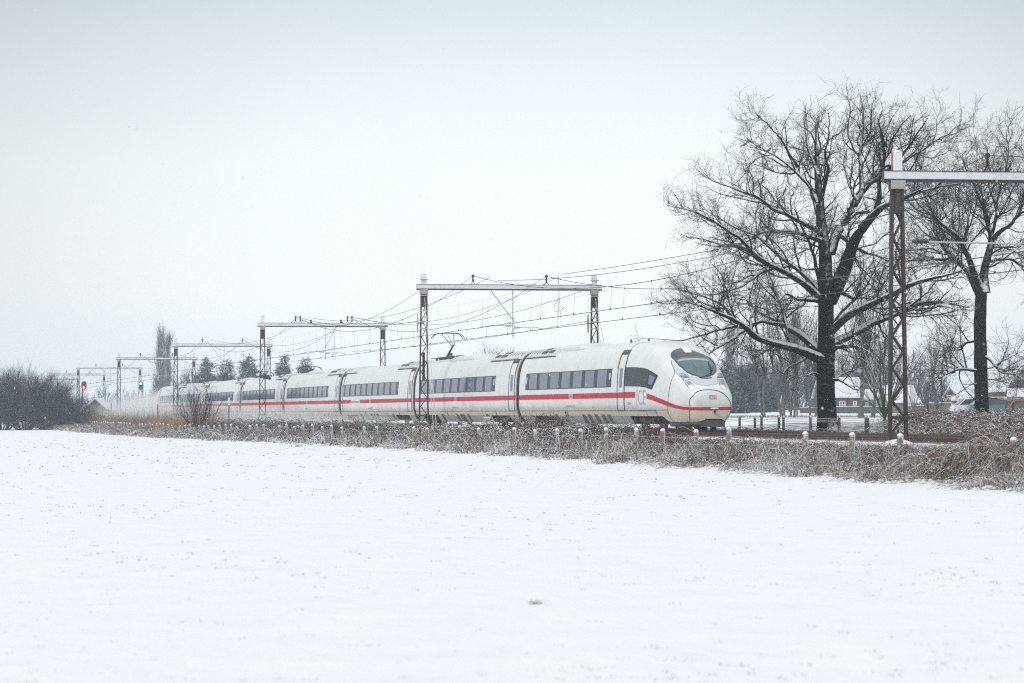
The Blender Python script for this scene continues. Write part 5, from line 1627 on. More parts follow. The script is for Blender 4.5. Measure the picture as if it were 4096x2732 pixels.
def poplar(loc, h, w, seed, label, m, n=90, group=None, thin=2.4):
    rs = RS(seed); loc = Vector(loc)
    root = empty("poplar_tree", tuple(loc), label, "tree", group)
    mb = MB(); mb.tube([loc, loc + Vector((0, 0, h * .95))], [h * .017, h * .002], 6); mb.build("trunk", m, root)
    K = 7
    P = np.empty((n, K, 3)); z0 = h * rs.uniform(.06, .85, n); a = rs.uniform(0, 2 * np.pi, n)
    P[:, 0] = np.array(loc); P[:, 0, 2] += z0
    prof = w * np.sin(np.clip((z0 / h) * .8 + .18, 0, 1) * np.pi) ** .7
    L = np.minimum(h * .30, (h - z0) * .85 + .3) * rs.uniform(.45, 1.05, n)
    for k in range(1, K):
        u = k / (K - 1)
        P[:, k, 0] = loc.x + np.cos(a) * prof * u ** .6 * .62 + rs.randn(n) * .05
        P[:, k, 1] = loc.y + np.sin(a) * prof * u ** .6 * .62 + rs.randn(n) * .05
        P[:, k, 2] = P[:, 0, 2] + L * u
    R = np.linspace(.06, .02, K)[None, :] * np.ones((n, 1))
    Ls = [tubes(P, R, 3)]
    Q, S = grow(P, R, rs, 1.6, .15, (12, 35), lenpow(1.6, .2, .02), 5, .1, .12, (.5, .9), .03, .004 * thin)
    Ls.append(tubes(Q, S, 3))
    Q, S = grow(Q, S, rs, 1.6, .1, (12, 40), lenpow(.8, .2, .012), 4, .1, .12, (.5, .9), .02, .004 * thin)
    Ls.append(tubes(Q, S, 3))
    V, F = joinVF(Ls); mesh_obj("crown", V, F, m, root)
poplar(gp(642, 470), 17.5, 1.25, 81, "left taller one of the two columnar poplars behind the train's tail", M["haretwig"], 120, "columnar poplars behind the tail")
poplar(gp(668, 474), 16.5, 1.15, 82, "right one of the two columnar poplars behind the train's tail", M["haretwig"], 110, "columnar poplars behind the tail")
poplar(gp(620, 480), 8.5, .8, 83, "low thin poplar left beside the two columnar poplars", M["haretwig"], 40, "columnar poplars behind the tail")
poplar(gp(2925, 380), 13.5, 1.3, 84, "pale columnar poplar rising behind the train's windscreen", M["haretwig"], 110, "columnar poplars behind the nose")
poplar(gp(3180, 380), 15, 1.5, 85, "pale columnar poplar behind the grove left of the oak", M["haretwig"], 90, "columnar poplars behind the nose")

def conifer(loc, h, w, seed, label, group=None, gap=.0, full=1.0, name="conifer_tree"):
    rs = RS(seed); loc = Vector(loc)
    root = empty(name, tuple(loc), label, "tree", group)
    mb = MB(); mb.tube([loc, loc + Vector((0, 0, h))], [h * .02, h * .003], 6); mb.build("trunk", M["farbark"], root)
    nb = int(230 * full); z = h * (1 - rs.rand(nb) ** .8 * .93); a = rs.uniform(0, 2 * np.pi, nb)
    rad = w * (1 - z / h) ** .75 * rs.uniform(.55, 1.12, nb) * (1 + .22 * np.sin(z * 3.1 / h * 6 + seed)) + .15
    K = 5; P = np.empty((nb, K, 3))
    for k in range(K):
        u = k / (K - 1)
        P[:, k, 0] = loc.x + np.cos(a) * rad * u; P[:, k, 1] = loc.y + np.sin(a) * rad * u
        P[:, k, 2] = loc.z + z + rad * (.10 * u - .30 * u * u)
    R = np.linspace(.05, .02, K)[None, :] * np.ones((nb, 1))
    Ls = [tubes(P, R, 3)]
    Q, S = grow(P, R, rs, 5.0, .12, (35, 75), lenpow(.62 * w / 3, .1, .02), 3, .12, -.05, (.9, 1.2), .10, .045, .4, horiz=.3)
    Ls.append(tubes(Q, S, 3))
    Q, S = grow(Q, S, rs, 3.2, .1, (35, 70), lenpow(.34 * w / 3, .1, .02), 3, .15, -.03, (.9, 1.2), .07, .04, .3)
    Ls.append(tubes(Q, S, 3))
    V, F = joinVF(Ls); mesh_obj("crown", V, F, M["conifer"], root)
cz = [(827, 1420, 3.4, "pointed blue green conifer, leftmost of the five behind the rear carriages"), (905, 1438, 3.4, "rounded conifer, second from the left behind the rear carriages"),
      (993, 1424, 4.0, "broad conifer in the middle of the row behind the train"), (1131, 1418, 3.2, "pointed conifer with open tiers right of the middle portal pole"), (1220, 1430, 3.2, "small dense conifer, rightmost behind the train")]
for i, (x, yt, w, lab) in enumerate(cz):
    Z = 400 + i * 3; b = gp(x, Z); h = PX(x, yt, Z).z - b[2]
    conifer(b, h, w, 90 + i, lab, "conifers behind the train")
# round topped bare trees behind the train and at the left, in the haze
far_bare = [(745, 1500, 420, 9.5, "hazy round bare tree between the poplars and the first conifer"), (785, 1470, 430, 8, "hazy bare tree just left of the first conifer"), (950, 1475, 425, 7, "hazy bare tree between two conifers"),
            (1180, 1500, 430, 7, "pale bare tree low between the two right conifers"), (1085, 1505, 430, 6, "pale bare tree left of the open tiered conifer"), (1990, 1387, 330, 6, "frosty tree top peeping over the first joint of the train, left"),
            (2030, 1390, 334, 5, "frosty tree top peeping over the first joint of the train, right"), (420, 1545, 430, 9, "hazy round tree behind the small gabled house"), (500, 1560, 425, 7, "hazy tree between the last poles left of the green signal"),
            (545, 1570, 380, 5, "low hazy tree below the green signal"), (640, 1530, 400, 8, "hazy bare tree at the foot of the poplars"), (335, 1570, 440, 7, "faint tree left of the small gabled house"), (590, 1545, 430, 8, "hazy tree behind the green signal's mast"),
            (20, 1520, 420, 8, "faint tree behind the left edge bushes")]
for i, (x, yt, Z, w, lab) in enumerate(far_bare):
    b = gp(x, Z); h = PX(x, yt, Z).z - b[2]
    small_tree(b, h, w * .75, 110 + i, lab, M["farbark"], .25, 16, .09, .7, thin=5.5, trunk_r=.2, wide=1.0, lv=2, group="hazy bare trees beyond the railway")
# the hazy wood at the right: single trees in front, the mass behind
rgw = random.Random(5)
for i, (x, yt, Z, w) in enumerate([(2870, 1490, 300, 5), (2905, 1450, 330, 5), (2955, 1470, 310, 5), (3000, 1450, 335, 6), (3050, 1430, 345, 6), (3105, 1450, 350, 6), (3160, 1420, 350, 7), (3215, 1400, 360, 7), (3290, 1440, 360, 7), (3385, 1400, 370, 7),
                                   (3440, 1440, 375, 6), (3520, 1400, 380, 7), (3600, 1390, 330, 6), (3665, 1440, 340, 6), (3700, 1490, 350, 6), (3770, 1540, 360, 6), (3850, 1560, 365, 5), (2850, 1520, 290, 4), (2885, 1540, 280, 4)]):
    b = gp(x, Z); h = PX(x, yt, Z).z - b[2]
    if i in (0, 1, 3, 17, 18, 2):
        conifer(b, h, w * .85, 130 + i, "dark hazy conifer in the wood beside the train nose, %s from the left" % ordn[i if i < 4 else i - 13], "conifers of the hazy wood", full=.8)
    else:
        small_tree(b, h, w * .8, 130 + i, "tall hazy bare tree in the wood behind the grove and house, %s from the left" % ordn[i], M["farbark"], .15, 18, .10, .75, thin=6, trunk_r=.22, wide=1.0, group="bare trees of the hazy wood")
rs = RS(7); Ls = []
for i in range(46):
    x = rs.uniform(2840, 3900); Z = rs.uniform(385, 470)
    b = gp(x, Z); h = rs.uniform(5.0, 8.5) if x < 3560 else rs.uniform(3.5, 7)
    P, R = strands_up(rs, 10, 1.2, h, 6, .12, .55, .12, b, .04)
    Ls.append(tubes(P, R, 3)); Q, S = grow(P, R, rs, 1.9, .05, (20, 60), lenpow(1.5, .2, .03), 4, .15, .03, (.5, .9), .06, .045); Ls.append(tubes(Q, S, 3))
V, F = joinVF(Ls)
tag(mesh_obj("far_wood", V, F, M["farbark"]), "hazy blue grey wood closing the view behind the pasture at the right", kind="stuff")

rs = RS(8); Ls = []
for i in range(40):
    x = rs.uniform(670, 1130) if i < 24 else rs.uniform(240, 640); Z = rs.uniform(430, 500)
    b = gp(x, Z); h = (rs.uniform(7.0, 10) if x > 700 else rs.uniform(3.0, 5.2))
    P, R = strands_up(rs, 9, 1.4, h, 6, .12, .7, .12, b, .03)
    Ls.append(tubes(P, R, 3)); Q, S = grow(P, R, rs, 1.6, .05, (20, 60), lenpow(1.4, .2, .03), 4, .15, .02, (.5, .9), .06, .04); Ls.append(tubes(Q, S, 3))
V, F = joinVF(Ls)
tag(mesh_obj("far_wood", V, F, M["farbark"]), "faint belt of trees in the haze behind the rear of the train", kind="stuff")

# ================================================================== HOUSES
M["brick"] = mat("brick", (0.16, 0.085, 0.075), .9, col2=(.22, .12, .10), scale=9)
M["brickdark"] = mat("brick_dark", (0.10, 0.075, 0.075), .9, col2=(.14, .10, .10), scale=8)
M["roofsnow"] = mat("snowy_roof", (.84, .87, .90), .8, col2=(.66, .69, .72), scale=2.0, stretch=(.3, .3, 5))
M["frame"] = mat("window_frame_white", (.75, .75, .72), .6)
M["hglass"] = mat("house_glass", (.05, .065, .08), .1)
M["cladgreen"] = mat("green_cladding", (.20, .24, .19), .8, col2=(.26, .30, .25), scale=4, stretch=(6, 6, .3))
M["cladbeige"] = mat("beige_cladding", (.42, .42, .34), .8, col2=(.36, .36, .29), scale=4, stretch=(6, 6, .3))
M["barge"] = mat("blue_bargeboard", (.08, .12, .17), .6)
M["timber"] = mat("orange_timber", (.42, .20, .06), .7)
M["render"] = mat("grey_render", (.22, .20, .17), .95, col2=(.14, .13, .11), scale=3)
def house(x0, x1, yb, ye, yr, Z, depth, label, wall, gable_front=False, windows=(), wing=None, roof=None, barge=False, cat="house", overhang=.35, clad=None, cladm=None):
    """x0..x1 front wall, yb ground, ye eaves, yr ridge in photo pixels at distance Z"""
    A, B = PX(x0, yb, Z), PX(x1, yb, Z); ze, zr = PX(x0, ye, Z).z, PX(x0, yr, Z).z
    zb = min(A.z, float(ground_z(A.x, A.y))) - .3
    root = empty("house", (A.x, A.y, A.z), label, cat, "houses behind the railway")
    mb = MB(); a, b = A.x, B.x; y0, y1 = A.y, A.y + depth; mid = (a + b) / 2; ym = (y0 + y1) / 2
    if gable_front:
        V = [(a, y0, zb), (b, y0, zb), (b, y0, ze), (mid, y0, zr), (a, y0, ze), (a, y1, zb), (b, y1, zb), (b, y1, ze), (mid, y1, zr), (a, y1, ze)]
        mb.add(V, [(0, 1, 2, 3, 4), (9, 8, 7, 6, 5), (0, 4, 9, 5), (1, 6, 7, 2)])
    else:
        V = [(a, y0, zb), (b, y0, zb), (b, y0, ze), (a, y0, ze), (a, y1, zb), (b, y1, zb), (b, y1, ze), (a, y1, ze), (a, ym, zr), (b, ym, zr)]
        mb.add(V, [(0, 1, 2, 3), (7, 6, 5, 4), (0, 3, 8, 7, 4), (1, 5, 6, 9, 2)])
    mb.build("wall", wall, root)
    mb = MB(); t = .18; o = overhang
    if gable_front:
        s = (zr - ze) / (mid - a)
        for sx, e in ((-1, a), (1, b)):
            p = [(e + sx * o, y0 - .3, ze - o * s), (mid, y0 - .3, zr), (mid, y1 + .3, zr), (e + sx * o, y1 + .3, ze - o * s)]
            mb.hexa([Vector(q) for q in p] + [Vector(q) + Vector((0, 0, t)) for q in p])
    else:
        s = (zr - ze) / (ym - y0)
        for sy, e in ((-1, y0), (1, y1)):
            p = [(a - .3, e + sy * o, ze - o * s), (b + .3, e + sy * o, ze - o * s), (b + .3, ym, zr), (a - .3, ym, zr)]
            mb.hexa([Vector(q) for q in p] + [Vector(q) + Vector((0, 0, t)) for q in p])
    rf = mb.build("roof", M["roofsnow"], root)
    if barge:
        mb = MB()
        for e in (a, b):
            sx = -1 if e == a else 1
            mb.bar((e + sx * o, y0 - .36, ze - o * s - .05), (mid, y0 - .36, zr - .05), .08, .35, up=(0, 1, 0))
        mb.build("bargeboard", M["barge"], rf)
    if clad:
        for cl, cm_ in clad:
            mb = MB(); pts = [PX(px, py, Z) for px, py in cl]
            n = len(pts); V = [(p.x, y0 - .05, p.z) for p in pts] + [(p.x, y0 - .002, p.z) for p in pts]
            mb.add(V, [tuple(range(n))] + [(i, (i + 1) % n, (i + 1) % n + n, i + n) for i in range(n)])
            mb.build("cladding", cm_, root)
    for (wx0, wx1, wy0, wy1, bars) in windows:
        p, q = PX(wx0, wy1, Z), PX(wx1, wy0, Z)
        mb = MB(); mb.box(((p.x + q.x) / 2, y0 - .03, (p.z + q.z) / 2), ((q.x - p.x) / 2, .03, (q.z - p.z) / 2))
        w_ = mb.build("window", M["hglass"], root)
        mb = MB(); f = .07
        for xx in (p.x, q.x) + tuple(p.x + (q.x - p.x) * (k + 1) / (bars + 1) for k in range(bars)): mb.box((xx, y0 - .08, (p.z + q.z) / 2), (f, .03, (q.z - p.z) / 2 + f))
        for zz in (p.z, q.z, p.z + (q.z - p.z) * .45): mb.box(((p.x + q.x) / 2, y0 - .075, zz), ((q.x - p.x) / 2 + f, .03, f * (.6 if zz not in (p.z, q.z) else 1)))
        mb.build("window_frame", M["frame"], w_)
    return root
house(3300, 3452, 1642, 1587, 1512, 300, 11, "long low brick house with a white snowy roof behind the oak trunk", M["brickdark"], windows=[(3358, 3380, 1606, 1630, 1), (3413, 3426, 1606, 1620, 0), (3322, 3338, 1606, 1626, 1)])
house(3452, 3562, 1642, 1598, 1560, 305, 7, "lower brick annexe with snowy roof right of the long house", M["brickdark"], windows=[(3462, 3472, 1610, 1625, 0), (3500, 3525, 1612, 1622, 1)])
house(3560, 3668, 1640, 1607, 1545, 290, 9, "pale walled house with bright white roof right of the nearest portal", M["render"], windows=[(3632, 3640, 1612, 1622, 0)])
house(3838, 3905, 1650, 1586, 1545, 250, 8, "brick house with a white roof left of the second oak's trunk", M["brick"], windows=[(3874, 3879, 1593, 1604, 0), (3880, 3886, 1591, 1604, 0), (3844, 3854, 1598, 1606, 0)])
house(3816, 3839, 1650, 1601, 1587, 240, 4, "tiny low outbuilding with snow on its roof before the brick house", M["brick"])
house(3944, 4036, 1660, 1570, 1489, 235, 10, "green clad gable house over red brick directly right of the second oak", M["brick"], True,
      windows=[(3962, 3980, 1535, 1558, 2)], clad=[([(3946, 1570), (4034, 1570), (3990, 1495)], M["cladgreen"])])
house(4034, 4150, 1660, 1548, 1478, 215, 10, "brick gable house with beige panels and blue bargeboards at the right edge", M["brick"], True, barge=True,
      clad=[([(4063, 1520), (4121, 1520), (4092, 1486)], M["cladbeige"]), ([(4063, 1572), (4121, 1572), (4121, 1548), (4063, 1548)], M["cladbeige"])], windows=[(4046, 4052, 1595, 1608, 0)])
house(350, 412, 1650, 1624, 1597, 330, 6, "small hazy gabled house in the drifting snow near the red signal", M["render"], True, overhang=.5)
# open shed with timber posts
Z = 168
root = empty("open_shed", tuple(PX(4030, 1655, Z)), "open shed with snow covered corrugated roof on orange timber posts, right edge", "shed")
A, B = PX(4022, 1592, Z), PX(4160, 1592, Z); T1 = PX(4060, 1572, Z)
mb = MB(); n = 44; G = [[], []]
for i in range(n + 1):
    x = A.x + (B.x - A.x) * i / n; w = .03 * (1 if i % 2 else -1)
    G[0].append((x, A.y - .2, A.z + w)); G[1].append((T1.x + (x - A.x) * .9, A.y + 2.6, T1.z + .15 + w))
mb.grid(G); mb.build("roof_sheet", M["galv"], root)
mb = MB(); mb.add([(A.x + .05, A.y - .15, A.z + .06), (B.x, A.y - .15, A.z + .06), (B.x, A.y + 2.6, T1.z + .25), (T1.x, A.y + 2.6, T1.z + .25), (A.x + .05, A.y - .15, A.z + .16), (B.x, A.y - .15, A.z + .16), (B.x, A.y + 2.6, T1.z + .36), (T1.x, A.y + 2.6, T1.z + .36)],
                  [(0, 3, 2, 1), (4, 5, 6, 7), (0, 1, 5, 4), (1, 2, 6, 5), (2, 3, 7, 6), (3, 0, 4, 7)]); mb.build("roof_snow", M["snowcap"], root)
mb = MB(); mb.bar((A.x, A.y, A.z - .12), (B.x, A.y, A.z - .12), .08, .16); mb.build("timber_beam", M["timber"], root)
p = PX(4025, 1650, Z); mb = MB(); mb.bar((p.x, A.y, p.z - .6), (p.x, A.y, A.z - .15), .12, .12, up=(0, 1, 0)); mb.build("timber_post", M["oldwood"], root)
mb = MB(); mb.bar((p.x + .1, A.y, A.z - .75), (p.x + .5, A.y, A.z - .2), .09, .09, up=(0, 1, 0)); mb.build("brace", M["timber"], root)
p = PX(4052, 1650, Z); mb = MB(); mb.box(((p.x + B.x) / 2 + .1, A.y + .3, (p.z + A.z) / 2 - .45), ((B.x - p.x) / 2, .12, (A.z - p.z) / 2 + .3)); mb.build("back_wall", M["render"], root)
mb = MB(); mb.box((p.x - .03, A.y + .25, (p.z + A.z) / 2 - .4), (.05, .2, (A.z - p.z) / 2 + .2)); mb.build("door_jamb", M["seal"], root)
# garden wall, gate, parked cars
def wall(name, x0, x1, y0, y1, Z, lab, m, cat="wall", pillars=()):
    a, b = PX(x0, y1, Z), PX(x1, y0, Z); zb = min(a.z, float(ground_z(a.x, a.y)) - .2)
    root = empty(name, (a.x, a.y, a.z), lab, cat)
    mb = MB(); mb.box(((a.x + b.x) / 2, a.y, (zb + b.z) / 2), ((b.x - a.x) / 2, .12, (b.z - zb) / 2)); w_ = mb.build("panel", m, root)
    mb = MB(); mb.box(((a.x + b.x) / 2, a.y, b.z + .03), ((b.x - a.x) / 2, .14, .03)); mb.build("snow_cap", M["snowcap"], root)
    for px in pillars:
        q = PX(px, y0 - 4, Z); mb = MB(); mb.box((q.x, a.y, (zb + q.z) / 2), (.18, .18, (q.z - zb) / 2)); mb.build("pillar", m, root)
wall("garden_wall", 3640, 3700, 1623, 1652, 205, "reddish brick garden wall right of the nearest portal", M["brick"], pillars=(3704, 3716))
wall("garden_wall", 3716, 3808, 1612, 1652, 210, "long grey brown garden wall behind the snow plastered small tree", M["render"])
wall("garden_wall", 3200, 3335, 1630, 1646, 285, "low dark wall before the long brick house", M["brickdark"])
wall("garden_wall", 3335, 3560, 1627, 1645, 280, "dark hedge like fence in front of the house windows", M["valance"], "fence")
gr_ = empty("metal_gate", tuple(PX(3808, 1652, 200)), "blue grey metal gate with white posts left of the second oak", "gate")
for k, (x0, x1) in enumerate(((3810, 3848), (3850, 3880))):
    a, b = PX(x0, 1648, 200), PX(x1, 1620, 200)
    mb = MB(); mb.box(((a.x + b.x) / 2, a.y, (a.z + b.z) / 2), ((b.x - a.x) / 2, .03, (b.z - a.z) / 2)); mb.build("gate_leaf", M["barge"], gr_)
    mb = MB(); mb.bar((a.x, a.y - .06, b.z), (b.x, a.y - .06, b.z), .06, .08); mb.build("gate_rail", M["frame"], gr_)
for x in (3809, 3849):
    a, b = PX(x, 1655, 200), PX(x, 1614, 200); mb = MB(); mb.bar((a.x, a.y, a.z - .3), (b.x, b.y, b.z), .16, .16, up=(0, 1, 0)); mb.build("gate_post", M["frame"], gr_)
M["carwhite"] = mat("car_white", (.72, .74, .76), .3, coat=.5); M["cardark"] = mat("car_dark", (.09, .13, .17), .3, coat=.5)
def car(x, Z, L, body, lab, yaw=0):
    g = gp(x, Z); g = Vector((g[0], g[1], g[2])); root = empty("parked_car", tuple(g), lab, "car", "cars parked before the houses")
    prof = [(-.50, .25), (-.5, .62), (-.47, .80), (-.40, .90), (-.26, 1.40), (-.08, 1.50), (.14, 1.46), (.27, 1.02), (.42, .90), (.49, .72), (.5, .25)]
    def ring(y, s): return [(g.x + px * L * s, g.y + y, g.z + .1 + z * (1 if z < .95 else s)) for px, z in prof]
    mb = MB(); mb.grid([ring(-.85, .97), ring(-.80, 1), ring(.8, 1), ring(.85, .97)]); n = len(prof)
    for o in (0, 3 * n): mb.F.append(tuple(range(o, o + n)))
    mb.build("body", body, root, smooth=False)
    mb = MB(); mb.add([(g.x + a * L, g.y - .87, g.z + z + .1) for a, z in ((-.36, .93), (-.25, 1.34), (-.07, 1.42), (.13, 1.38), (.24, .98))], [(0, 1, 2, 3, 4)]); mb.build("side_window", M["hglass"], root)
    mb = MB(); mb.add([(g.x + a * L, g.y - .8 + yy, g.z + z + .12) for yy in (0, 1.6) for a, z in ((-.41, .92), (-.27, 1.38))], [(0, 1, 3, 2)]); mb.build("windscreen", M["hglass"], root)
    for a in (-.31, .31):
        mb = MB(); mb.lathe((g.x + a * L, g.y - .88, g.z + .32), (g.x + a * L, g.y - .66, g.z + .32), [(0, .20), (.05, .31), (.95, .31), (1, .2)], 16); mb.build("wheel", M["black"], root)
    mb = MB(); mb.box((g.x - .02 * L, g.y, g.z + 1.62), (.2 * L, .6, .03)); mb.build("roof_snow", M["snowcap"], root)
    mb = MB(); mb.box((g.x + .485 * L, g.y - .8, g.z + .95), (.04, .1, .1)); mb.build("tail_light", M["red"], root)
car(3905, 190, 4.0, M["carwhite"], "white parked car half hidden by the second oak's trunk")
car(3975, 185, 4.2, M["cardark"], "dark blue parked car right of the second oak")
car(4040, 188, 4.0, M["carwhite"], "light parked car seen through the open shed's posts")
mb = MB()
for x in (3955, 3972):
    c = gp(x, 186.0); 
    mb.hexa([Vector((c[0] + sx * .28 * f, c[1] + sy * .3 * f, c[2] + z)) for z, f in ((.05, .85), (1.0, 1)) for sx, sy in ((-1, -1), (1, -1), (1, 1), (-1, 1))])
    break
M["binlid"] = mat("green_bin", (.03, .22, .08), .5)
mb.box((c[0], c[1], c[2] + 1.04), (.31, .34, .05)); mb.lathe((c[0] - .3, c[1] + .25, c[2] + .1), (c[0] - .2, c[1] + .25, c[2] + .1), [(0, .1), (1, .1)], 10)
tag(mb.build("wheelie_bin", M["binlid"], origin=c), "small bright green bin beside the second oak's foot", "bin")
# ================================================================== VERGE: DEAD GRASS, BRAMBLES, REEDS
def gzv(t, d):
    X, Y = -t * SN + d * CS, t * CS + d * SN
    return X, Y, ground_z(X, Y)
def blades(rs, t, d, h, w, bend, K=4, az=None, droop=.5):
    n = len(t)
    X, Y, Z = gzv(t, d)
    a = rs.uniform(0, 2 * np.pi, n) if az is None else az
    u = np.linspace(0, 1, K)[None, :]
    P = np.empty((n, K, 3))
    hz = (bend * h)[:, None] * u ** 1.7
    P[:, :, 0] = X[:, None] + np.cos(a)[:, None] * hz; P[:, :, 1] = Y[:, None] + np.sin(a)[:, None] * hz
    P[:, :, 2] = Z[:, None] - np.minimum(.03, h * .15)[:, None] + h[:, None] * (u - droop * np.minimum(bend, 1.3)[:, None] * u ** 3 * .6)
    b = a + np.pi / 2 + rs.uniform(-.8, .8, n)
    side = np.stack([np.cos(b), np.sin(b), rs.uniform(-.3, .3, n)], 1)
    W = w[:, None] * (1 - .75 * u)
    return P, W, side
def arcs(rs, t, d, H, L, r, K=8, az=None, base=0):
    n = len(t)
    X, Y, Z = gzv(t, d)
    a = rs.uniform(0, 2 * np.pi, n) if az is None else az
    u = np.linspace(0, 1, K)[None, :]
    sk = rs.uniform(.35, .7, n)[:, None]
    shape = np.sin(np.pi * u ** (np.log(.5) / np.log(sk)))
    P = np.empty((n, K, 3))
    P[:, :, 0] = X[:, None] + np.cos(a)[:, None] * L[:, None] * u; P[:, :, 1] = Y[:, None] + np.sin(a)[:, None] * L[:, None] * u
    P[:, :, 2] = Z[:, None] - .05 + H[:, None] * shape * (1 - .25 * u) + base
    P[:, 1:] += np.cumsum(rs.randn(n, K - 1, 3) * .035, axis=1)
    R = r[:, None] * (1 - .6 * u)
    return P, R
def tint(rs, n, cols, jit=.12):
    cols = np.array(cols); k = rs.randint(0, len(cols), n)
    return np.clip(cols[k] * (1 + rs.randn(n, 1) * jit), 0, .95)
TAN = [(.20, .125, .062), (.11, .062, .032), (.30, .205, .115), (.045, .025, .015)]
FROST = [(.36, .31, .26), (.70, .70, .72), (.80, .83, .86), (.60, .58, .56)]
WINE = [(.055, .013, .018), (.085, .028, .028), (.035, .022, .018), (.09, .05, .04)]
RUST = [(.15, .065, .03), (.21, .10, .045), (.08, .035, .02)]
rs = RS(77)
def pn(t, d, s=1.0):   # drifting patches, 0..1
    v = np.sin(t * .83 * s + 1.7 * np.sin(d * .9 + t * .21)) + np.sin(t * 2.1 * s - d * 1.4 + 1.2 * np.sin(t * .47)) * .8 + np.sin(t * 4.3 + d * 3.1) * .5
    return np.clip(.5 + v * .28, 0, 1)
def edge_d(t):     # field edge of the grass band
    return 22.7 - np.clip((t - 150) / 200, 0, 1) * 4.2 + .35 * np.sin(t * .9) + .25 * np.sin(t * 2.3 + 1)
def tsamp(n, a, b, p=1.5):
    """more plants where they show larger"""
    u = rs.rand(n); k = p - 1
    return ((a ** -k) * (1 - u) + (b ** -k) * u) ** (-1 / k)
# dead grass, frosted towards the field
n = 64000
t = tsamp(n, 40, 345, 1.7); e = edge_d(t)
clump = .5 + .5 * np.sin(t * 1.3 + 2 * np.sin(t * .37)) * np.cos(t * .53)
f = rs.rand(n) ** 1.15
d = e + f * (28.9 - e)
far_ = t / 70.0
h = (.24 + .32 * rs.rand(n) + .16 * clump) * (.65 + .75 * pn(t + 9, d, .7)) * np.where(f < .12, .6, 1) * np.where(f > .8, .7, 1)
w = (.005 + .005 * rs.rand(n)) * np.clip(far_, .8, 3.2)
P, W, side = blades(rs, t, d, h, w, rs.uniform(.2, 1.3, n))
V, F = ribbons(P, W, side)
patch = pn(t, d)
frost = rs.rand(n) < np.clip((.66 - .45 * f) * (.25 + 1.5 * patch), .03, .95)
c = np.where(frost[:, None], tint(rs, n, FROST), tint(rs, n, TAN))
wine = (rs.rand(n) < np.clip((f - .45) * 1.0, 0, .5)) & ~frost
c = np.where(wine[:, None], tint(rs, n, RUST), c)
K = 4
cc = np.repeat(c[:, None, :], K * 2, 1)
g = mesh_obj("dead_grass", V, F, M["veg"], col=cc.reshape(-1, 3))
tag(g, "frosted dead grass band between the snow field and the railway", kind="stuff")
# thicker snow laden stems low down
n = 15000
t = tsamp(n, 42, 330, 1.8); e = edge_d(t); f = rs.rand(n)
d = e + .1 + f * (28.6 - e)
far_ = t / 70.0
hump = (d > edge_d(t) + .7) & (d < 24.6)
P, R = arcs(rs, t, d, .16 + (.42 + .35 * hump) * rs.rand(n) * np.where(f < .1, .5, 1), .4 + 1.1 * rs.rand(n), (.005 + .004 * rs.rand(n)) * np.clip(far_, .8, 3), K=6)
V, F = tubes(P, R, 3)
c = np.where((rs.rand(n) < (.46 - .25 * f) * (.25 + 1.5 * pn(t, d)))[:, None], tint(rs, n, FROST), np.where((rs.rand(n) < .45)[:, None], tint(rs, n, TAN), tint(rs, n, WINE)))
g = mesh_obj("dead_stems", V, F, M["veg"], col=np.repeat(c, 6 * 3, 0))
tag(g, "tangled frosted stems lying through the dead grass", kind="stuff")
# bramble canes along the track side
n = 13000
t = tsamp(n, 42, 300, 1.6)
d = 25.6 + 3.7 * rs.rand(n) ** .8
d = np.where(t < 87, 25.2 + (d - 25.6) * .82, d)
hh = (.34 + .46 * rs.rand(n)) * (.7 + .6 * pn(t, d, .6))
dens_mid = np.exp(-((t - 104) / 14) ** 2)
hh = hh * (.5 + .5 * sstep(86, 91, t)) * (1 + .50 * dens_mid) * np.where((t > 112) & (t < 124), .75, 1)
P, R = arcs(rs, t, d, hh, .6 + 1.5 * rs.rand(n), (.006 + .005 * rs.rand(n)) * np.clip(t / 75, .8, 2.6), K=8)
V, F = tubes(P, R, 3)
c = np.where((rs.rand(n) < .32 * pn(t + 3, d))[:, None], tint(rs, n, FROST), tint(rs, n, WINE + RUST))
g = mesh_obj("bramble_canes", V, F, M["veg"], col=np.repeat(c, 8 * 3, 0))
tag(g, "dark wine red bramble canes arching beside the track", kind="stuff")
# big loose loops standing up against the drifting snow
n = 420
t = rs.uniform(135, 215, n); d = rs.uniform(26.0, 28.4, n)
P, R = arcs(rs, t, d, .75 + .5 * rs.rand(n), 1.2 + 1.8 * rs.rand(n), (.010 + .005 * rs.rand(n)), K=10)
V, F = tubes(P, R, 3)
g = mesh_obj("bramble_loops", V, F, M["veg"], col=np.repeat(tint(rs, n, WINE), 10 * 3, 0))
tag(g, "tall loops of bramble cane before the middle carriages", kind="stuff")
# upright whips: before the first joint and the reddish clump under the nose
def whips(tc, dc_, n, sp, h, cols, name, lab, r=.006):
    t = tc + rs.randn(n) * sp; d = dc_ + rs.randn(n) * .45
    P, W, side = blades(rs, t, d, h * rs.uniform(.55, 1.05, n), np.full(n, .01), rs.uniform(.05, .45, n), K=6, droop=.1)
    P[:, 1:] += np.cumsum(rs.randn(n, 5, 3) * .02, axis=1)
    Q, S = grow(P, np.full((n, 6), r), rs, 2.2, .25, (20, 45), lambda q: .35 + 0 * q, 4, .1, .05, (.5, .9), .01, .004)
    V, F = joinVF([tubes(P, np.full((n, 6), r) * np.linspace(1.3, .5, 6)[None], 3), tubes(Q, S, 3)])
    c = np.concatenate([np.repeat(tint(rs, n, cols), 18, 0), np.repeat(tint(rs, len(Q), cols), 12, 0)])
    tag(mesh_obj(name, V, F, M["veg"], col=c), lab, kind="stuff")
whips(82.5, 26.6, 80, 1.6, 1.15, [(.16, .03, .05), (.12, .03, .04), (.2, .06, .06)], "red_stems", "upright red stemmed shoots under the train's nose")
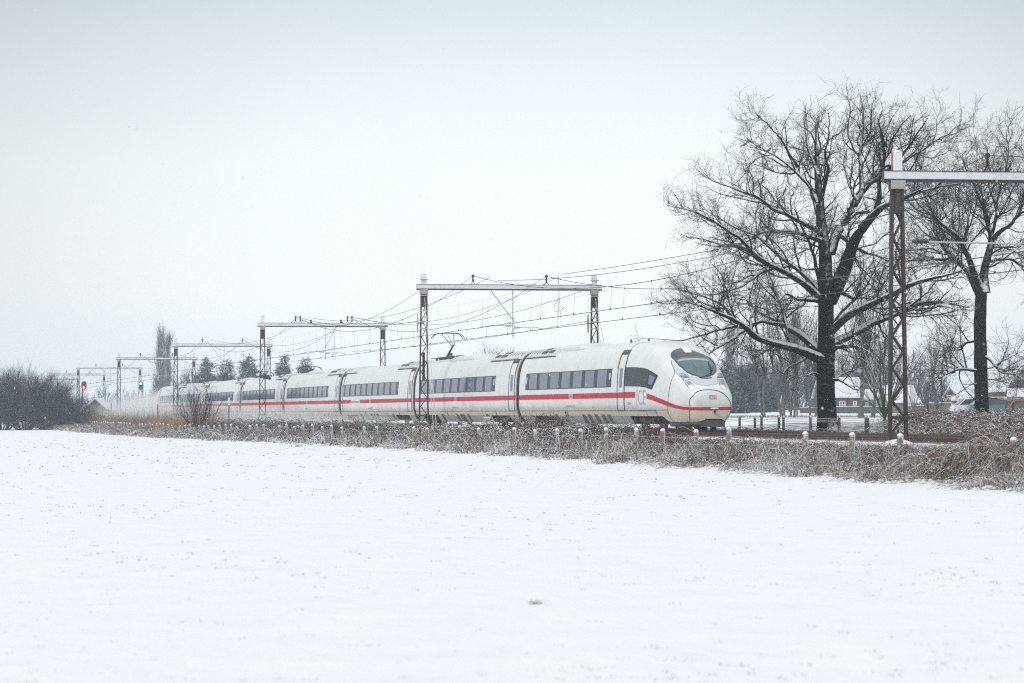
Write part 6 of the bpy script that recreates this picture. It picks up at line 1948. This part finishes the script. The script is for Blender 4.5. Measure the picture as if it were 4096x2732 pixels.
whips(110, 27.2, 46, 6, 1.5, WINE, "bare_whips", "thin bare shoots rising before the joint of the first two carriages")
whips(75, 26.5, 60, 6, .8, WINE, "bare_whips", "thin bare shoots among the brambles right of the nose")
# leaves with snow on the brambles
def leaf_mass(name, lab, n, t, d, z, size, m=None, flat=.7):
    X, Y, Zg = gzv(t, d)
    C = np.stack([X, Y, Zg + z], 1)
    o = np.array([(1, 0, 0), (0, 1, 0), (-1, 0, 0), (0, -1, 0), (0, 0, 1), (0, 0, -1)], float)
    A = rs.randn(n, 3, 3); Q, _ = np.linalg.qr(A)
    V = np.einsum("kj,nij->nki", o, Q) * size[:, None, None] * rs.uniform(.5, 1.2, (n, 6, 1))
    V[:, :, 2] *= flat
    V = (C[:, None, :] + V).reshape(-1, 3)
    f = np.array([(0, 1, 4), (1, 2, 4), (2, 3, 4), (3, 0, 4), (1, 0, 5), (2, 1, 5), (3, 2, 5), (0, 3, 5)])
    F = (np.arange(n)[:, None, None] * 6 + f[None]).reshape(-1, 3)
    tag(mesh_obj(name, V, F, m or M["leaf"]), lab, kind="stuff")
n = 13000
t = np.concatenate([rs.uniform(88, 124, n - 4000), tsamp(4000, 46, 250, 1.6)])
d = 24.4 + 4.2 * rs.rand(n)
keep = (np.sin(t * 1.1) + np.sin(d * 3.1 + t * .6) + rs.randn(n) * .7) > .1
t, d = t[keep], d[keep]; n = len(t)
leaf_mass("bramble_leaves", "dark bramble leaves capped with snow, below the first two carriages", n, t, d, rs.uniform(.15, .85, n) * np.where(t < 88, .55, 1), rs.uniform(.016, .052, n))
# little snow pillows lodged in the grass
n = 5200
t = tsamp(n, 44, 300, 1.7); e = edge_d(t); d = e + (28.2 - e) * rs.rand(n) ** 1.3
leaf_mass("lodged_snow", "small lumps of snow lodged in the dead grass", n, t, d, rs.uniform(.02, .34, n), rs.uniform(.02, .05, n) * np.clip(t / 80, .8, 2.2), M["snowcap"], .55)
n = 900
t = tsamp(n, 44, 250, 1.7); d = edge_d(t) + rs.uniform(-.25, .35, n)
leaf_mass("edge_clods", "rough snow clods along the edge of the grass", n, t, d, rs.uniform(-.02, .05, n), rs.uniform(.05, .14, n), M["snowcap"], .45)
# the tall arching grass mound at the right edge
root = empty("dry_grass_mound", TD(50.5, 25.6, -.7), "big mound of arching dry grass with frost at the right edge", "grass mound")
n = 9000
t = 51.0 + rs.randn(n) * 2.4; d = 25.4 + rs.randn(n) * .75
keep = (t > 45) & (d > 23.6) & (t < 57.5) ; t, d = t[keep], d[keep]; n = len(t)
env = np.exp(-((t - 50.5) / 4.0) ** 2 - ((d - 25.4) / 1.8) ** 2)
a = rs.uniform(0, 2 * np.pi, n)
P, R = arcs(rs, t, d, (.25 + .95 * env) * rs.uniform(.5, 1.05, n), .5 + 1.1 * rs.rand(n), .0055 + .003 * rs.rand(n), K=7, az=a)
V, F = tubes(P, R, 3)
hi = rs.rand(n) < .15 + .5 * pn(t * 2, d * 2)
c = np.where(hi[:, None], tint(rs, n, FROST), tint(rs, n, TAN + RUST))
o_ = mesh_obj("grass_stems", V, F, M["veg"], root, col=np.repeat(c, 21, 0)); o_["kind"] = "stuff"
# the same kind of growth behind the far track at the right: bramble bank
n = 40000
t = tsamp(n, 44, 130, 1.5); d = rs.uniform(39.3, 55, n)
X_t, Y_t = -t * SN + d * CS, t * CS + d * SN
bank = sstep(.150, .168, X_t / Y_t + rs.randn(n) * .004)
d = np.where(bank < .5, 39.2 + (d - 39.3) * .16, d)
P, R = arcs(rs, t, d, (.18 + .40 * rs.rand(n)) * (.8 + .2 * bank) , .5 + 1.2 * rs.rand(n), (.007 + .006 * rs.rand(n)), K=6)
V, F = tubes(P, R, 3)
c = np.where((rs.rand(n) < .20)[:, None], tint(rs, n, FROST), tint(rs, n, WINE + RUST))
tag(mesh_obj("bramble_bank", V, F, M["veg"], col=np.repeat(c, 18, 0)), "bank of snowy brambles behind the far track", kind="stuff")
n = 9000
t = tsamp(n, 44, 125, 1.5); d = rs.uniform(39.3, 55, n)
kp = ((-t * SN + d * CS) / (t * CS + d * SN) > .155) | (d < 41.5)
t, d = t[kp], d[kp]; n = len(t)
leaf_mass("bramble_leaves", "snow capped leaves on the bramble bank behind the far track", n, t, d, rs.uniform(.15, .6, n), rs.uniform(.025, .055, n))
# reeds at the far left, golden
n = 15000
t = rs.uniform(215, 360, n); d = rs.uniform(24.6, 29.3, n) 
P, W, side = blades(rs, t, d, rs.uniform(.6, 1.3, n) * (1 + .25 * np.sin(t * .35)), np.full(n, .022), rs.uniform(.05, .4, n), K=4, droop=.2)
V, F = ribbons(P, W, side)
c = np.where((t > 292)[:, None] | (t < 240)[:, None], tint(rs, n, [(.42, .26, .12), (.34, .20, .09), (.50, .33, .16)]), tint(rs, n, [(.30, .20, .14), (.22, .13, .10), (.45, .36, .28)]))
tag(mesh_obj("reeds", V, F, M["vegdry"], col=np.repeat(c, 8, 0)), "golden brown reeds along the line at the far left", kind="stuff")
n = 900
t = rs.uniform(205, 345, n); d = rs.uniform(26, 29.2, n)
P, W, side = blades(rs, t, d, rs.uniform(1.3, 2.2, n), np.full(n, .02), rs.uniform(.05, .25, n), K=5, droop=.1)
V1, F1 = ribbons(P, W, side)
tag(mesh_obj("tall_reeds", V1, F1, M["vegdry"], col=np.repeat(tint(rs, n, [(.30, .19, .12), (.38, .25, .14)]), 10, 0)), "tall reed stalks left of the bare trackside shrub", kind="stuff")
# low scrub filling the far end of the verge
n = 9000
t = rs.uniform(150, 345, n); d = edge_d(t) + .2 + rs.rand(n) * (27 - edge_d(t))
P, R = arcs(rs, t, d, .25 + .5 * rs.rand(n), .6 + 1.2 * rs.rand(n), .012 + .008 * rs.rand(n), K=5)
V, F = tubes(P, R, 3)
c = np.where((rs.rand(n) < .42)[:, None], tint(rs, n, FROST), tint(rs, n, WINE + TAN))
tag(mesh_obj("low_scrub", V, F, M["veg"], col=np.repeat(c, 15, 0)), "grey frosted scrub along the far end of the field edge", kind="stuff")
# dry strip along the ditch of the pasture
n = 5000
Xf = rs.uniform(14, 48, n); Yf = 200 + rs.randn(n) * 1.2; t_, d_ = to_td(Xf, Yf)
P, W, side = blades(rs, t_, d_, rs.uniform(.10, .30, n), np.full(n, .03), rs.uniform(.2, .9, n), K=3)
V, F = ribbons(P, W, side)
tag(mesh_obj("ditch_grass", V, F, M["vegdry"], col=np.repeat(tint(rs, n, [(.26, .24, .19), (.36, .34, .29), (.5, .5, .5)]), 6, 0)), "thin line of dull dry grass along a ditch across the snowy pasture", kind="stuff")
# stubble showing through the snow of the field
n = 15000
Yf = 13 + 170 * rs.rand(n) ** 1.5; Xf = (rs.rand(n) * .46 - .235) * Yf
cl = np.sin(Xf * .8 + 2 * np.sin(Yf * .21)) + np.sin(Yf * .55 + Xf * .3) + rs.randn(n) * 2.2
t_, d_ = to_td(Xf, Yf); keep = (cl > 2.75) & (d_ < 22.0 - 4.0 * np.clip((t_ - 150) / 200, 0, 1)); Xf, Yf, t_, d_ = Xf[keep], Yf[keep], t_[keep], d_[keep]
k = 5; n = len(t_) * k
t_ = np.repeat(t_, k) + rs.randn(n) * .035; d_ = np.repeat(d_, k) + rs.randn(n) * .035
P, W, side = blades(rs, t_, d_, rs.uniform(.012, .04, n) * np.clip(t_ / 50, .8, 1.6), np.full(n, .003) * np.clip(t_ / 20, 1, 5), rs.uniform(.3, 1.6, n), K=3)
V, F = ribbons(P, W, side)
tag(mesh_obj("field_stubble", V, F, M["vegdry"], col=np.repeat(tint(rs, n, [(.30, .35, .33), (.40, .44, .45), (.24, .26, .22)]), 6, 0)), "sparse green grey grass tips poking through the snow field", kind="stuff")
for x, y, s, lab in ((2146, 2432, 1.0, "small green tuft alone in the lower middle of the snow field"), (1190, 1779, .7, "dark little tuft at the grass edge below the middle carriages"), (2300, 1842, 1, None)):
    if lab is None: continue
    r_ = ray(x, y); k_ = (CAMH + .9) / -r_.z; p = Vector((0, 0, CAMH)) + r_ * k_
    n = int(45 * s); tt, dd = to_td(p.x, p.y)
    s_ = p.y / 21
    P, W, side = blades(rs, np.full(n, tt) + rs.randn(n) * .02 * s_, np.full(n, dd) + rs.randn(n) * .03 * s_, rs.uniform(.02, .07, n) * s * s_, np.full(n, .002 * s_), rs.uniform(.3, 1.8, n), K=3)
    V, F = ribbons(P, W, side)
    tag(mesh_obj("grass_tuft", V, F, M["vegdry"], col=np.repeat(tint(rs, n, [(.04, .08, .04), (.09, .10, .06)]), 6, 0), origin=tuple(p)), lab, "grass tuft")

# ================================================================== FALLING SNOW, DRIFT AND HAZE
n = 15000
u = rs.rand(n); Yf = (9.0 ** 3 + (165.0 ** 3 - 9.0 ** 3) * u) ** (1 / 3)
Xf = (rs.rand(n) * .50 - .25) * Yf; Zf = CAMH + Yf * rs.uniform(-.14, .20, n)
keep = Zf > ground_z(Xf, Yf) + .05
Xf, Yf, Zf = Xf[keep], Yf[keep], Zf[keep]; n = len(Xf)
o = np.array([(1, 0, 0), (0, 1, 0), (-1, 0, 0), (0, -1, 0), (0, 0, 1), (0, 0, -1)], float)
V = (np.stack([Xf, Yf, Zf], 1)[:, None, :] + o[None] * rs.uniform(.005, .013, n)[:, None, None] * rs.uniform(.7, 1.3, (n, 6, 1))).reshape(-1, 3)
f = np.array([(0, 1, 4), (1, 2, 4), (2, 3, 4), (3, 0, 4), (1, 0, 5), (2, 1, 5), (3, 2, 5), (0, 3, 5)])
F = (np.arange(n)[:, None, None] * 6 + f[None]).reshape(-1, 3)
tag(mesh_obj("falling_snow", V, F, M["snowcap"]), "snowflakes falling everywhere in the air", kind="stuff")
def volume_mat(name, col, dens, noise=None):
    m = bpy.data.materials.new(name); m.use_nodes = True; t = m.node_tree
    for n_ in list(t.nodes): t.nodes.remove(n_)
    o = t.nodes.new("ShaderNodeOutputMaterial"); v = t.nodes.new("ShaderNodeVolumePrincipled")
    v.inputs["Color"].default_value = (*col, 1); v.inputs["Density"].default_value = dens; v.inputs["Anisotropy"].default_value = 0.0
    t.links.new(v.outputs[0], o.inputs["Volume"])
    return m
def ellip(name, c, h, axt, m, lab, parent=None):
    bm = bmesh.new(); bmesh.ops.create_icosphere(bm, subdivisions=5, radius=1)
    T = Vector((-SN, CS, 0)); N__ = Vector((CS, SN, 0))
    def wv(v):
        x = v.co.x * h[0]
        k = 1 + .22 * math.sin(x * .55 + c.x) + .16 * math.sin(x * 1.3 + 2 + v.co.z * 3) + .10 * math.sin(x * 3.1 + v.co.y * 4)
        return c + T * x + N__ * (v.co.y * h[1] * k) + Z_ * (v.co.z * h[2] * (k if v.co.z > 0 else 1))
    V = [tuple(wv(v)) for v in bm.verts]
    F = [tuple(v.index for v in f.verts)[::-1] for f in bm.faces]; bm.free()
    o = mesh_obj(name, V, F, m, smooth=True); tag(o, lab, kind="stuff"); return o
drift = [  # t, d, z, half length, half width, half height, density, words
    (T0 + 74, 29.3, -.1, 36, 1.3, .75, .05, "thin veil under the second and third carriages"), (T0 + 96, 29.2, -.1, 52, 1.8, 1.0, .035, "low veil under the middle carriages"),
    (T0 + 125, 29.2, 0, 60, 2.0, 1.3, .030, "veil along the skirts of the rear carriages"), (T0 + 160, 30, .2, 50, 3.2, 1.7, .025, "soft veil before the last three carriages"),
    (T0 + 188, 31.5, .3, 38, 4.6, 2.3, .022, "cloud rolling round the tail"), (T0 + 203, 33, .4, 34, 6.0, 2.6, .03, "cloud trailing low behind the tail"), (T0 + 222, 33, .2, 44, 6.0, 3.2, .024, "fading cloud far behind the tail"), (T0 + 250, 33, .2, 60, 7.0, 2.4, .02, "faint cloud along the empty tracks at the far left")]
for i, (t, d, z, a_, b_, c_, dn, lab) in enumerate(drift):
    ellip("snow_drift_mist", TD(t, d, z), (a_, b_, c_), None, volume_mat("drift_%d" % i, (.97, .985, 1.0), dn), "snow whirled up by the train, " + lab)
mb = MB()
mb.box((0, 2100, 9.2), (2300, 2250, 12.2))
hz = mb.build("haze", volume_mat("haze_air", (0.80, 0.90, 1.0), 0.00045))
tag(hz, "pale snowy haze filling the air", kind="stuff")
